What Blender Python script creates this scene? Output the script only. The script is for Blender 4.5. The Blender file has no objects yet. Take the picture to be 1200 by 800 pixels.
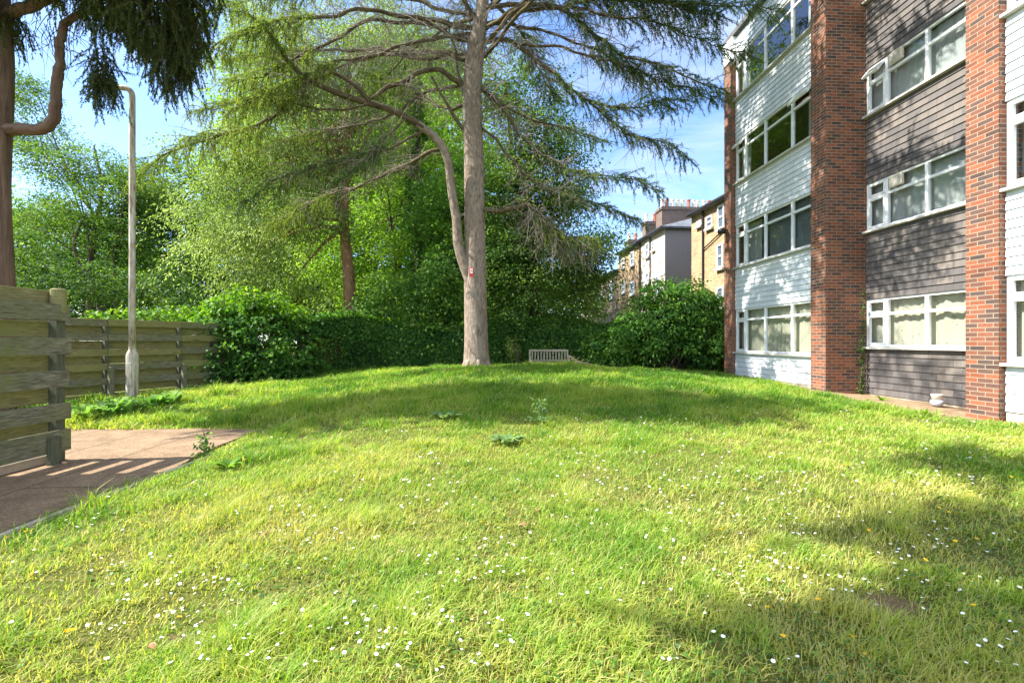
import bpy, math, random
import numpy as np
from mathutils import Vector, Matrix

random.seed(7)
RNG = np.random.default_rng(11)
S = bpy.context.scene
COL = S.collection
F = 533.0            # focal length in photo pixels (photo is 1200 x 800)
CAMZ = 1.5
PI = math.pi

def P(px, py, Y):
    """world point on the photo ray px,py at distance Y along the view axis"""
    return np.array([(px - 600) / F * Y, Y, CAMZ - (py - 400) / F * Y])

# ------------------------------------------------------------------ terrain
CTRL = np.array([
 (0,-4,0),(0,0,0),(0,3,.02),(-2.5,3,.02),(3,3,.05),(6,3,.12),(7.6,7.5,.22),(7.4,11,.28),(7.2,15,.36),
 (0,6,.18),(-2.5,6,.12),(3.5,7,.24),(0,9,.42),(-2.8,9.5,.36),(3.5,10,.46),(-.9,13.7,.76),(1.5,13.5,.76),(3.5,13.6,.66),
 (5.5,13.6,.5),(-3.2,13.2,.58),(-5.5,12.5,.36),(-5,9.5,.16),(-8.5,13,.22),(-8.8,10.3,.16),(-7,8.4,.06),(-4.4,7.5,.04),
 (-4.2,5,.02),(-4.2,2,0),(-12,10,.05),(-12,2,0),(-8,18,.4),(1.5,17,.34),(-2.5,17.5,.46),(5.5,17,.4),(0,22,.35),
 (12,22,.4),(-14,22,.3),(12,5,.2),(12,-5,.1),(-12,-8,0),(0,40,.3),(30,40,.3),(-30,40,.3),(30,0,.2),(-30,0,0),(0,-30,0)], float)
def _tps():
    n = len(CTRL); xy = CTRL[:, :2]
    r = np.hypot(xy[:,None,0]-xy[None,:,0], xy[:,None,1]-xy[None,:,1])
    K = np.where(r>0, r*r*np.log(r+1e-9), 0) + np.eye(n)*.15
    Pm = np.c_[np.ones(n), xy]
    A = np.block([[K, Pm],[Pm.T, np.zeros((3,3))]])
    return np.linalg.solve(A, np.r_[CTRL[:,2], 0,0,0])
_W = _tps()
PATH_X, PATH_Y = -3.93, 7.75          # right and far edges of the paved path
def sstep(a, b, x):
    t = np.clip((x-a)/(b-a), 0, 1); return t*t*(3-2*t)
def gz(x, y):
    x = np.asarray(x, float); y = np.asarray(y, float)
    sh = np.broadcast(x, y).shape
    x = np.broadcast_to(x, sh).ravel(); y = np.broadcast_to(y, sh).ravel()
    out = np.empty(len(x)); xy = CTRL[:, :2]; n = len(CTRL)
    for s in range(0, len(x), 40000):
        xs, ys = x[s:s+40000], y[s:s+40000]
        r2 = (xs[:,None]-xy[None,:,0])**2 + (ys[:,None]-xy[None,:,1])**2
        out[s:s+40000] = (.5*r2*np.log(r2+1e-12)) @ _W[:n] + _W[n] + _W[n+1]*xs + _W[n+2]*ys
    far = sstep(24, 45, np.hypot(x, y-8))
    out = out*(1-far) + .25*far
    # small bumps of the lawn
    out = out + .018*np.sin(x*2.1+1.3*np.sin(y*1.7))*np.sin(y*1.9+.7) + .010*np.sin(x*5.3+y*3.1)*np.sin(y*4.7-x*1.1)
    m = (1-sstep(PATH_X-.02, PATH_X+.35, x))*(1-sstep(PATH_Y, PATH_Y+.5, y))
    out = out*(1-m) + (-.03)*m
    return out.reshape(sh)
def g1(x, y): return float(gz(np.array([x]), np.array([y]))[0])

# ------------------------------------------------------------------ noise
def vnoise(x, y, seed=0):
    xi = np.floor(x).astype(np.int64); yi = np.floor(y).astype(np.int64)
    fx = x-xi; fy = y-yi; fx = fx*fx*(3-2*fx); fy = fy*fy*(3-2*fy)
    def h(a, b):
        n = (a*374761393 + b*668265263 + seed*982451653) & 0xffffffff
        n = ((n ^ (n>>13))*1274126177) & 0xffffffff
        return ((n ^ (n>>16)) & 0xffff)/65535.
    return (h(xi,yi)*(1-fx)+h(xi+1,yi)*fx)*(1-fy)+(h(xi,yi+1)*(1-fx)+h(xi+1,yi+1)*fx)*fy
def fbm(x, y, seed=0):
    return vnoise(x,y,seed)*.55+vnoise(x*2.1,y*2.1,seed+1)*.28+vnoise(x*4.3,y*4.3,seed+2)*.17

# ------------------------------------------------------------------ mesh helpers
class MB:
    """collects shapes, then links them as one mesh object"""
    def __init__(s): s.v=[]; s.f=[]; s.uv=[]; s.m=[]; s.n=0; s.tint=[]
    def add(s, V, Fs, UV=None, mi=0, tint=.5):
        V = np.asarray(V, float).reshape(-1,3)
        s.v.append(V); s.tint.append(np.full(len(V), tint))
        for k, f in enumerate(Fs):
            s.f.append([i+s.n for i in f]); s.m.append(mi)
            if UV is not None: s.uv.extend(UV[k])
            else:
                q = V[list(f)]; nr = np.cross(q[1]-q[0], q[2]-q[0]); a = np.argmax(np.abs(nr))
                if a==2: s.uv.extend([(p[0],p[1]) for p in q])
                elif a==1: s.uv.extend([(p[0],p[2]) for p in q])
                else: s.uv.extend([(p[1],p[2]) for p in q])
        s.n += len(V); return s
    def box(s, c, d, R=None, mi=0, tint=.5, t=None):
        """box centre c, size d, rotation matrix R (3x3)"""
        x,y,z = [k/2 for k in d]
        V = np.array([(-x,-y,-z),(x,-y,-z),(x,y,-z),(-x,y,-z),(-x,-y,z),(x,-y,z),(x,y,z),(-x,y,z)])
        Fs = [(0,3,2,1),(4,5,6,7),(0,1,5,4),(1,2,6,5),(2,3,7,6),(3,0,4,7)]
        o = random.random()*7 if t is None else t
        UV=[]
        for f in Fs:
            q=V[list(f)]; nr=np.cross(q[1]-q[0],q[2]-q[0]); a=np.argmax(np.abs(nr))
            ax=[(1,2),(0,2),(0,1)][a]
            UV.append([(p[ax[0]]+c[ax[0]]+o, p[ax[1]]+c[ax[1]]+o) for p in q])
        W = V @ (np.array(R).T if R is not None else np.eye(3)) + np.array(c)
        return s.add(W, Fs, UV, mi, tint)
    def span(s, a, b, mi=0, tint=.5, t=0):
        a=np.array(a,float); b=np.array(b,float)
        return s.box((a+b)/2, np.abs(b-a), None, mi, tint, t)
    def tube(s, pts, rad, n=8, mi=0, cap=True, wob=0, tint=.5):
        pts=np.asarray(pts,float); m=len(pts)
        rad=np.broadcast_to(np.asarray(rad,float),(m,))
        T=np.gradient(pts,axis=0); T/= (np.linalg.norm(T,axis=1)[:,None]+1e-9)
        ref=np.array([0,0,1.]) if abs(T[0][2])<.9 else np.array([0,1.,0])
        V=[]; L=0; Ls=[]
        A=np.cross(T[0],ref); A/=np.linalg.norm(A)
        for i in range(m):
            A=A-T[i]*A.dot(T[i]); A/=(np.linalg.norm(A)+1e-9); B=np.cross(T[i],A)
            if i: L+=np.linalg.norm(pts[i]-pts[i-1])
            Ls.append(L)
            for k in range(n):
                a=2*PI*k/n
                w=1+wob*(.6*math.sin(3*a+1.1*L)+.4*math.sin(5*a-2.3*L+1))
                V.append(pts[i]+rad[i]*w*(math.cos(a)*A+math.sin(a)*B))
        Fs=[];UV=[]
        per=2*PI*max(rad.max(),1e-3)
        for i in range(m-1):
            for k in range(n):
                k2=(k+1)%n
                Fs.append((i*n+k,i*n+k2,(i+1)*n+k2,(i+1)*n+k))
                UV.append([(k/n*per,Ls[i]),((k+1)/n*per,Ls[i]),((k+1)/n*per,Ls[i+1]),(k/n*per,Ls[i+1])])
        if cap:
            Fs.append(tuple(range(n-1,-1,-1))); UV.append([(0,0)]*n)
            Fs.append(tuple((m-1)*n+k for k in range(n))); UV.append([(0,0)]*n)
        return s.add(V,Fs,UV,mi,tint)
    def lathe(s, c, prof, n=20, mi=0):
        V=[];Fs=[]
        for r,z in prof:
            for k in range(n):
                a=2*PI*k/n; V.append((c[0]+r*math.cos(a),c[1]+r*math.sin(a),c[2]+z))
        for i in range(len(prof)-1):
            for k in range(n):
                k2=(k+1)%n; Fs.append((i*n+k,i*n+k2,(i+1)*n+k2,(i+1)*n+k))
        Fs.append(tuple(range(n-1,-1,-1))); Fs.append(tuple((len(prof)-1)*n+k for k in range(n)))
        return s.add(V,Fs,None,mi)
    def build(s, name, mats, parent=None, smooth=False, bevel=0, M=None):
        me=bpy.data.meshes.new(name)
        V=np.concatenate(s.v)
        if M is not None: V=V@np.array(M)[:3,:3].T+np.array(M)[:3,3]
        loc=np.zeros(3)
        me.from_pydata(V.tolist(),[],s.f)
        uv=me.uv_layers.new(name='UVMap')
        uv.data.foreach_set('uv',np.array(s.uv,np.float32).ravel())
        at=me.attributes.new('tint','FLOAT','POINT'); at.data.foreach_set('value',np.concatenate(s.tint).astype(np.float32))
        if not isinstance(mats,(list,tuple)): mats=[mats]
        for m in mats: me.materials.append(m)
        me.polygons.foreach_set('material_index',np.array(s.m,np.int32))
        if smooth: me.polygons.foreach_set('use_smooth',np.ones(len(s.f),bool))
        me.update()
        o=bpy.data.objects.new(name,me); COL.objects.link(o)
        if parent is not None: o.parent=parent
        if bevel:
            b=o.modifiers.new('bevel','BEVEL'); b.width=bevel; b.segments=2; b.limit_method='ANGLE'
        return o

def fast_mesh(name, V, quads, mats, parent=None, tint=None, mi=None, smooth=False):
    """big mesh out of numpy arrays; quads is (N,k)"""
    me=bpy.data.meshes.new(name); k=quads.shape[1]
    me.vertices.add(len(V)); me.vertices.foreach_set('co',V.astype(np.float32).ravel())
    me.loops.add(quads.size); me.loops.foreach_set('vertex_index',quads.astype(np.int32).ravel())
    me.polygons.add(len(quads)); me.polygons.foreach_set('loop_start',(np.arange(len(quads))*k).astype(np.int32))
    me.update(calc_edges=True)
    if tint is not None:
        at=me.attributes.new('tint','FLOAT','POINT'); at.data.foreach_set('value',tint.astype(np.float32))
    if not isinstance(mats,(list,tuple)): mats=[mats]
    for m in mats: me.materials.append(m)
    if mi is not None: me.polygons.foreach_set('material_index',mi.astype(np.int32))
    if smooth: me.polygons.foreach_set('use_smooth',np.ones(len(quads),bool))
    o=bpy.data.objects.new(name,me); COL.objects.link(o)
    if parent is not None: o.parent=parent
    return o

def unit(a): return a/(np.linalg.norm(a,axis=-1,keepdims=True)+1e-9)

def leaf_mesh(name, p, axis, L, W, mat, parent=None, tint=None, up=None, curl=.12, rnd=.7):
    """one folded diamond per leaf"""
    n=len(p); a=unit(axis)
    L=np.broadcast_to(L,(n,))[:,None]; W=np.broadcast_to(W,(n,))[:,None]
    u=np.array([0,0,1.])+RNG.normal(0,rnd,(n,3)) if up is None else up
    b=unit(np.cross(a,u)); nn=np.cross(b,a)
    mid=p+a*L*.45+nn*L*curl*.5
    V=np.empty((n,4,3)); V[:,0]=p; V[:,1]=mid+b*W*.5; V[:,2]=p+a*L-nn*L*curl; V[:,3]=mid-b*W*.5
    q=np.arange(n*4).reshape(n,4)
    t=RNG.random(n) if tint is None else tint
    return fast_mesh(name,V.reshape(-1,3),q,mat,parent,np.repeat(t,4))

def tag(o,label=None,cat=None,group=None,kind=None):
    if label: o['label']=label
    if cat: o['category']=cat
    if group: o['group']=group
    if kind: o['kind']=kind
    return o
def thing(name,label,cat,loc=(0,0,0),group=None):
    o=bpy.data.objects.new(name,None); COL.objects.link(o)
    o.empty_display_size=.1
    return tag(o,label,cat,group)
def set_base(o, loc):
    """move an Empty to its thing's base without moving the children built in world space"""
    o.location=loc
    for c in o.children: c.matrix_parent_inverse=Matrix.Translation(-Vector(loc))

# ------------------------------------------------------------------ materials
def mat(name):
    m=bpy.data.materials.new(name); m.use_nodes=True
    nt=m.node_tree; nt.nodes.clear()
    out=nt.nodes.new('ShaderNodeOutputMaterial')
    return m,nt,out
def N(nt,typ,**kw):
    n=nt.nodes.new('ShaderNode'+typ)
    for k,v in kw.items():
        if k in n.inputs: n.inputs[k].default_value=v
        else: setattr(n,k,v)
    return n
def ramp(nt,fac,stops,interp='LINEAR'):
    r=nt.nodes.new('ShaderNodeValToRGB'); e=r.color_ramp; e.interpolation=interp
    while len(e.elements)<len(stops): e.elements.new(.5)
    for el,(p,c) in zip(e.elements,stops):
        el.position=p; el.color=(*c,1) if len(c)==3 else c
    if fac is not None: nt.links.new(fac,r.inputs[0])
    return r.outputs[0]
def mixc(nt,fac,a,b,mode='MIX'):
    m=nt.nodes.new('ShaderNodeMix'); m.data_type='RGBA'; m.blend_type=mode
    def put(sock,v):
        if hasattr(v,'node'): nt.links.new(v,sock)
        elif isinstance(v,(int,float)): sock.default_value=v
        else: sock.default_value=(*v,1)
    put(m.inputs[0],fac); put(m.inputs[6],a); put(m.inputs[7],b)
    return m.outputs[2]
def noise(nt,vec,scale,detail=4,rough=.6,dist=0):
    n=N(nt,'TexNoise',Scale=scale,Detail=detail,Roughness=rough,Distortion=dist)
    if vec is not None: nt.links.new(vec,n.inputs['Vector'])
    return n.outputs[0]
def mapping(nt,vec,scale=(1,1,1),loc=(0,0,0),rot=(0,0,0)):
    m=N(nt,'Mapping'); m.inputs['Scale'].default_value=scale; m.inputs['Location'].default_value=loc; m.inputs['Rotation'].default_value=rot
    nt.links.new(vec,m.inputs[0]); return m.outputs[0]
def bsdf(nt,out,color,rough=.7,spec=.3,bump=None,bstr=.3,bdist=.02,metal=0):
    b=N(nt,'BsdfPrincipled'); b.inputs['Roughness'].default_value=rough if not hasattr(rough,'node') else .5
    if hasattr(rough,'node'): nt.links.new(rough,b.inputs['Roughness'])
    b.inputs['Specular IOR Level'].default_value=spec; b.inputs['Metallic'].default_value=metal
    if hasattr(color,'node'): nt.links.new(color,b.inputs['Base Color'])
    else: b.inputs['Base Color'].default_value=(*color,1)
    if bump is not None:
        bp=N(nt,'Bump',Strength=bstr,Distance=bdist); nt.links.new(bump,bp.inputs['Height']); nt.links.new(bp.outputs[0],b.inputs['Normal'])
    nt.links.new(b.outputs[0],out.inputs[0]); return b
def coords(nt,which='Object'): return N(nt,'TexCoord').outputs[which]

def leaf_mat(name,stops,trans=.4,tcol=None,rough=.45,spec=.35):
    """stops: list of colours from dark to light, tint picks one"""
    m,nt,out=mat(name)
    at=N(nt,'Attribute',attribute_name='tint')
    n=len(stops)
    c=ramp(nt,at.outputs['Fac'],[(i/(n-1),s) for i,s in enumerate(stops)])
    b=bsdf(nt,out,c,rough,spec)
    tr=N(nt,'BsdfTranslucent')
    tc=mixc(nt,1.0,c,tcol or (1.5,1.35,.55),'MULTIPLY')
    m2=nt.nodes.new('ShaderNodeMix')
    nt.links.new(tc,tr.inputs[0])
    mx=N(nt,'MixShader'); mx.inputs[0].default_value=trans
    nt.links.new(b.outputs[0],mx.inputs[1]); nt.links.new(tr.outputs[0],mx.inputs[2]); nt.links.new(mx.outputs[0],out.inputs[0])
    nt.nodes.remove(m2)
    return m

def bark_mat(name,c0,c1,c2,stretch=.25,scale=9,bstr=.7):
    m,nt,out=mat(name)
    uv=coords(nt,'UV')
    v=mapping(nt,uv,(1,stretch,1))
    a=noise(nt,v,scale,6,.65,.6); b=noise(nt,mapping(nt,uv,(1,.8,1)),2.2,3,.5)
    vo=N(nt,'TexVoronoi',Scale=scale*1.4,feature='DISTANCE_TO_EDGE'); nt.links.new(v,vo.inputs['Vector'])
    c=ramp(nt,a,[(.3,c0),(.5,c1),(.72,c2)])
    c=mixc(nt,ramp(nt,b,[(.4,(0,0,0)),(.7,(.45,.45,.45))]),c,c2)
    h=mixc(nt,.5,a,vo.outputs[0],'MULTIPLY')
    bsdf(nt,out,c,.9,.15,h,bstr,.05)
    return m

def wood_mat(name,c0,c1,c2,moss=None,moss_amt=.0,along=0):
    """weathered plank: grain runs along u"""
    m,nt,out=mat(name)
    uv=coords(nt,'UV')
    v=mapping(nt,uv,(2.2,17,1) if along==0 else (17,2.2,1))
    g=noise(nt,v,3,6,.7,.5); b=noise(nt,coords(nt),1.7,4,.6)
    c=ramp(nt,g,[(.34,c0),(.5,c1),(.68,c2)])
    kn=N(nt,'TexVoronoi',Scale=2.6); nt.links.new(mapping(nt,uv,(.7,2.2,1) if along==0 else (2.2,.7,1)),kn.inputs['Vector'])
    c=mixc(nt,ramp(nt,kn.outputs[0],[(.05,(.75,.75,.75)),(.14,(0,0,0))]),c,tuple(k*.6 for k in c0))
    c=mixc(nt,.55,c,ramp(nt,noise(nt,mapping(nt,uv,(.8,3.5,1) if along==0 else (3.5,.8,1)),1.3,5,.7),[(.3,(.5,.48,.45)),(.68,(1.2,1.2,1.18))]),'MULTIPLY')
    if moss:
        k=mixc(nt,1.0,ramp(nt,b,[(.5-moss_amt*.4,(0,0,0)),(.75-moss_amt*.3,(1,1,1))]),ramp(nt,noise(nt,coords(nt),14,3),[(.3,(.3,.3,.3)),(.6,(1,1,1))]),'MULTIPLY')
        c=mixc(nt,k,c,moss)
    bsdf(nt,out,c,.85,.2,g,.5,.01)
    return m

def brick_mat(name,stops,mortar,bw=.235,rh=.075,ms=.006,dirt=.35):
    m,nt,out=mat(name)
    uv=coords(nt,'UV')
    br=N(nt,'TexBrick',Scale=1.0); br.offset=.5
    br.inputs['Brick Width'].default_value=bw; br.inputs['Row Height'].default_value=rh; br.inputs['Mortar Size'].default_value=ms
    br.inputs['Mortar Smooth'].default_value=.15; br.inputs['Bias'].default_value=0
    br.inputs['Color1'].default_value=(0,0,0,1); br.inputs['Color2'].default_value=(1,1,1,1); br.inputs['Mortar'].default_value=(.5,.5,.5,1)
    nt.links.new(uv,br.inputs['Vector'])
    sep=N(nt,'SeparateColor'); nt.links.new(br.outputs['Color'],sep.inputs[0])
    c=ramp(nt,sep.outputs[0],[(i/(len(stops)-1),s) for i,s in enumerate(stops)])
    n1=noise(nt,uv,30,4,.7); n2=noise(nt,uv,.8,4,.6)
    c=mixc(nt,.45,c,ramp(nt,n1,[(.3,(.35,.35,.35)),(.7,(1.25,1.2,1.15))]),'MULTIPLY')
    c=mixc(nt,br.outputs['Fac'],c,mortar)
    c=mixc(nt,dirt,c,ramp(nt,n2,[(.35,(.55,.52,.5)),(.65,(1.1,1.1,1.1))]),'MULTIPLY')
    inv=N(nt,'Math',operation='SUBTRACT'); inv.inputs[0].default_value=1; nt.links.new(br.outputs['Fac'],inv.inputs[1])
    bsdf(nt,out,c,.88,.2,inv.outputs[0],.6,.006)
    return m

def plain_mat(name,c,rough=.6,spec=.4,var=.12,scale=6,metal=0,bstr=.1):
    m,nt,out=mat(name)
    n=noise(nt,coords(nt),scale,5,.65)
    lo=tuple(k*(1-var) for k in c); hi=tuple(min(1,k*(1+var)) for k in c)
    bsdf(nt,out,ramp(nt,n,[(.3,lo),(.7,hi)]),rough,spec,n,bstr,.005,metal)
    return m

M={}
M['white_board']=None
def board_mat(name,stops,joint,streak):
    m,nt,out=mat(name)
    uv=coords(nt,'UV')
    br=N(nt,'TexBrick',Scale=1.0); br.offset=.5
    br.inputs['Brick Width'].default_value=joint; br.inputs['Row Height'].default_value=.147; br.inputs['Mortar Size'].default_value=.0022
    br.inputs['Color1'].default_value=(0,0,0,1); br.inputs['Color2'].default_value=(1,1,1,1)
    nt.links.new(mapping(nt,uv,(1,1,1),(0,-.003,0)),br.inputs['Vector'])
    sep=N(nt,'SeparateColor'); nt.links.new(br.outputs['Color'],sep.inputs[0])
    c=ramp(nt,sep.outputs[0],[(i/(len(stops)-1),s) for i,s in enumerate(stops)])
    st=noise(nt,mapping(nt,uv,(9,.6,1)),1.5,5,.6)
    c=mixc(nt,streak,c,ramp(nt,st,[(.3,(.62,.62,.6)),(.62,(1.05,1.05,1.05))]),'MULTIPLY')
    c=mixc(nt,br.outputs['Fac'],c,tuple(.25*k for k in stops[0]))
    bsdf(nt,out,c,.6,.3,noise(nt,uv,60,3),.12,.003)
    return m
M['white_board']=board_mat('white weatherboard',[(.66,.70,.74),(.73,.76,.79),(.69,.73,.77)],40,.45)
M['grey_board']=board_mat('grey tile cladding',[(.085,.078,.076),(.125,.113,.109),(.10,.091,.088),(.18,.155,.135),(.095,.087,.087)],.33,.5)
M['brick']=brick_mat('red stock brick',[(.075,.055,.05),(.18,.07,.04),(.28,.095,.052),(.32,.115,.06),(.10,.07,.062),(.25,.10,.06),(.20,.085,.055),(.085,.065,.06),(.35,.135,.07)],(.31,.245,.18),ms=.007)
M['buff_brick']=brick_mat('buff house brick',[(.42,.27,.145),(.51,.345,.19),(.33,.21,.12),(.56,.40,.24)],(.44,.37,.28))
M['old_brick']=brick_mat('garden wall brick',[(.16,.06,.04),(.22,.09,.05),(.11,.05,.04)],(.25,.21,.17))
M['stack_brick']=brick_mat('chimney brick',[(.17,.12,.10),(.22,.15,.12),(.14,.10,.09)],(.28,.25,.22))
M['upvc']=plain_mat('white window frame',(.80,.81,.81),.35,.5,.04)
M['sill']=plain_mat('pale stone sill',(.52,.51,.47),.7,.3,.15,9)
M['plinth']=plain_mat('concrete plinth',(.42,.36,.29),.85,.2,.2,5)
M['felt']=plain_mat('roof felt',(.12,.12,.12),.9,.2,.2,3)
M['plaster']=plain_mat('interior plaster',(.72,.70,.66),.9,.2,.05)
M['slab']=plain_mat('interior floor',(.22,.17,.12),.8,.2,.1)
M['render_pink']=plain_mat('pale pink render',(.68,.56,.49),.85,.2,.10,3)
M['render_grey']=plain_mat('grey pebbledash render',(.27,.245,.245),.95,.1,.22,25,0,.6)
M['slate']=brick_mat('roof slate',[(.15,.17,.20),(.19,.21,.24),(.13,.14,.17)],(.06,.06,.07),.25,.2,.006,.3)
M['terracotta']=plain_mat('terracotta pot',(.42,.15,.10),.8,.2,.2,8)
M['cream_pot']=plain_mat('cream chimney pot',(.66,.60,.50),.8,.2,.15,8)
M['black_paint']=plain_mat('black painted metal',(.02,.02,.022),.45,.4,.2,12)
M['beige_plastic']=plain_mat('aged cream plastic',(.62,.55,.42),.5,.4,.1,9)
M['red_paint']=plain_mat('red sign paint',(.55,.035,.03),.45,.4,.08,20)
M['white_paint']=plain_mat('white sign paint',(.78,.77,.72),.5,.4,.06,20)
M['yew_bark']=bark_mat('yew bark',(.05,.034,.026),(.125,.08,.06),(.22,.155,.115),.16,8,1.0)
M['cedar_bark']=bark_mat('cedar bark',(.085,.06,.045),(.22,.17,.13),(.37,.31,.25),.5,10,1.0)
M['limb_bark']=bark_mat('cedar limb bark',(.035,.026,.016),(.09,.07,.042),(.18,.155,.085),.3,9,.6)
M['twig']=bark_mat('dead grey twig',(.13,.11,.09),(.22,.19,.15),(.30,.26,.2),.3,9,.3)
M['red_bark']=bark_mat('pine bark',(.10,.05,.03),(.24,.13,.075),(.36,.22,.13),.4,8,.8)
M['dark_bark']=bark_mat('dark bark',(.03,.025,.02),(.07,.055,.04),(.13,.10,.075),.3,8,.6)
M['plank']=wood_mat('weathered grey plank',(.065,.06,.04),(.17,.16,.115),(.30,.29,.215),(.15,.165,.06),.3)
M['plank_moss']=wood_mat('mossy plank',(.09,.072,.034),(.22,.19,.09),(.36,.32,.19),(.21,.215,.075),.5)
M['post']=wood_mat('weathered post',(.05,.05,.038),(.105,.105,.08),(.18,.175,.135),(.09,.11,.05),.35,1)
M['teak']=wood_mat('silvered teak',(.28,.24,.18),(.42,.38,.30),(.52,.48,.40))
M['cut_wood']=wood_mat('pale cut wood',(.35,.25,.15),(.5,.38,.24),(.58,.47,.32))

# glass: mostly clear at normal view, mirror like at a glance
m,nt,out=mat('window glass')
tr=N(nt,'BsdfTransparent'); tr.inputs[0].default_value=(.80,.84,.83,1)
gl=N(nt,'BsdfGlossy',Roughness=.015); gl.inputs[0].default_value=(.95,.97,1,1)
ge=N(nt,'NewGeometry'); dt=N(nt,'VectorMath',operation='DOT_PRODUCT'); nt.links.new(ge.outputs['Normal'],dt.inputs[0]); nt.links.new(ge.outputs['Incoming'],dt.inputs[1])
def mth(op,a,b=None):
    k=N(nt,'Math',operation=op)
    for i,v in enumerate((a,b)):
        if v is None: continue
        if hasattr(v,'node'): nt.links.new(v,k.inputs[i])
        else: k.inputs[i].default_value=v
    return k.outputs[0]
fres=mth('ADD',mth('MULTIPLY',mth('POWER',mth('SUBTRACT',1.0,mth('ABSOLUTE',dt.outputs['Value'])),3.6),1.0),.08)
tcn=coords(nt,'Object'); bp=N(nt,'Bump',Strength=.03,Distance=.02); nt.links.new(noise(nt,tcn,1.3,2),bp.inputs['Height'])
nt.links.new(bp.outputs[0],gl.inputs['Normal'])
mx=N(nt,'MixShader'); nt.links.new(fres,mx.inputs[0]); nt.links.new(tr.outputs[0],mx.inputs[1]); nt.links.new(gl.outputs[0],mx.inputs[2]); nt.links.new(mx.outputs[0],out.inputs[0])
M['glass']=m
# curtain cloth lets light through
def cloth(name,c,pat=False):
    m,nt,out=mat(name)
    uv=coords(nt,'UV')
    cc=c
    if pat:
        vo=N(nt,'TexVoronoi',Scale=9.0); nt.links.new(uv,vo.inputs['Vector'])
        cc=ramp(nt,vo.outputs[0],[(.10,tuple(k*.45 for k in c)),(.2,c)])
    b=bsdf(nt,out,cc,.9,.1)
    t=N(nt,'BsdfTranslucent'); t.inputs[0].default_value=(*c,1)
    mx=N(nt,'MixShader'); mx.inputs[0].default_value=.25
    nt.links.new(b.outputs[0],mx.inputs[1]); nt.links.new(t.outputs[0],mx.inputs[2]); nt.links.new(mx.outputs[0],out.inputs[0])
    return m
M['curtain']=cloth('cream curtain',(.66,.62,.48)); M['curtain_p']=cloth('patterned cream curtain',(.66,.62,.50),True); M['net']=cloth('grey net curtain',(.55,.56,.55)); M['blind']=cloth('grey blind',(.42,.45,.46))

# ground
m,nt,out=mat('lawn soil and thatch')
oc=coords(nt)
a=noise(nt,oc,.55,5,.6); b=noise(nt,oc,26,6,.75); d=noise(nt,oc,150,4,.8)
c=ramp(nt,b,[(.3,(.09,.12,.02)),(.5,(.16,.19,.035)),(.62,(.25,.23,.08)),(.78,(.36,.28,.16))])
c=mixc(nt,ramp(nt,a,[(.56,(0,0,0)),(.70,(.8,.8,.8))]),c,(.23,.165,.09))
ba=N(nt,'Attribute',attribute_name='tint'); bm=N(nt,'Math',operation='ADD'); nt.links.new(ba.outputs['Fac'],bm.inputs[0])
b2=N(nt,'Math',operation='MULTIPLY_ADD'); nt.links.new(b,b2.inputs[0]); b2.inputs[1].default_value=.9; b2.inputs[2].default_value=-.45; nt.links.new(b2.outputs[0],bm.inputs[1])
c=mixc(nt,ramp(nt,bm.outputs[0],[(.35,(0,0,0)),(.75,(1,1,1))]),c,ramp(nt,d,[(.3,(.20,.12,.065)),(.7,(.42,.29,.18))]))
c=mixc(nt,.6,c,ramp(nt,d,[(.32,(.3,.3,.3)),(.66,(1.4,1.4,1.4))]),'MULTIPLY')
bsdf(nt,out,c,.95,.1,d,1.0,.03); M['lawn']=m
m,nt,out=mat('bare sandy soil')
oc=coords(nt); b=noise(nt,oc,5,6,.7); d=noise(nt,oc,60,4,.8)
c=ramp(nt,b,[(.3,(.20,.13,.075)),(.55,(.34,.24,.15)),(.75,(.42,.31,.21))])
c=mixc(nt,.5,c,ramp(nt,d,[(.3,(.5,.5,.5)),(.7,(1.25,1.25,1.25))]),'MULTIPLY')
bsdf(nt,out,c,.95,.1,d,.8,.02); M['soil']=m
m,nt,out=mat('brown textured paving')
oc=coords(nt)
vo=N(nt,'TexVoronoi',Scale=85.0); nt.links.new(oc,vo.inputs['Vector'])
a=noise(nt,oc,1.1,5,.65); d=noise(nt,oc,110,3,.8)
c=ramp(nt,vo.outputs['Color'],[(.1,(.19,.13,.09)),(.5,(.25,.172,.105)),(.9,(.37,.27,.18))])
c=mixc(nt,.9,c,ramp(nt,noise(nt,oc,2.3,7,.72,.3),[(.3,(.52,.48,.44)),(.5,(.9,.88,.85)),(.7,(1.2,1.17,1.12))]),'MULTIPLY')
br=N(nt,'TexBrick',Scale=1.0); br.offset=.5
br.inputs['Brick Width'].default_value=2.3; br.inputs['Row Height'].default_value=.9; br.inputs['Mortar Size'].default_value=.012; br.inputs['Mortar Smooth'].default_value=.4
nt.links.new(mapping(nt,oc,(1,1,1),(.35,.2,0),(0,0,PI/2-.06)),br.inputs['Vector'])
c=mixc(nt,br.outputs['Fac'],c,(.075,.06,.045))
mos=noise(nt,oc,3.2,5,.7)
c=mixc(nt,ramp(nt,mos,[(.60,(0,0,0)),(.72,(.55,.55,.55))]),c,(.10,.095,.04))
bsdf(nt,out,c,.92,.15,d,.7,.012); M['paving']=m

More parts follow.
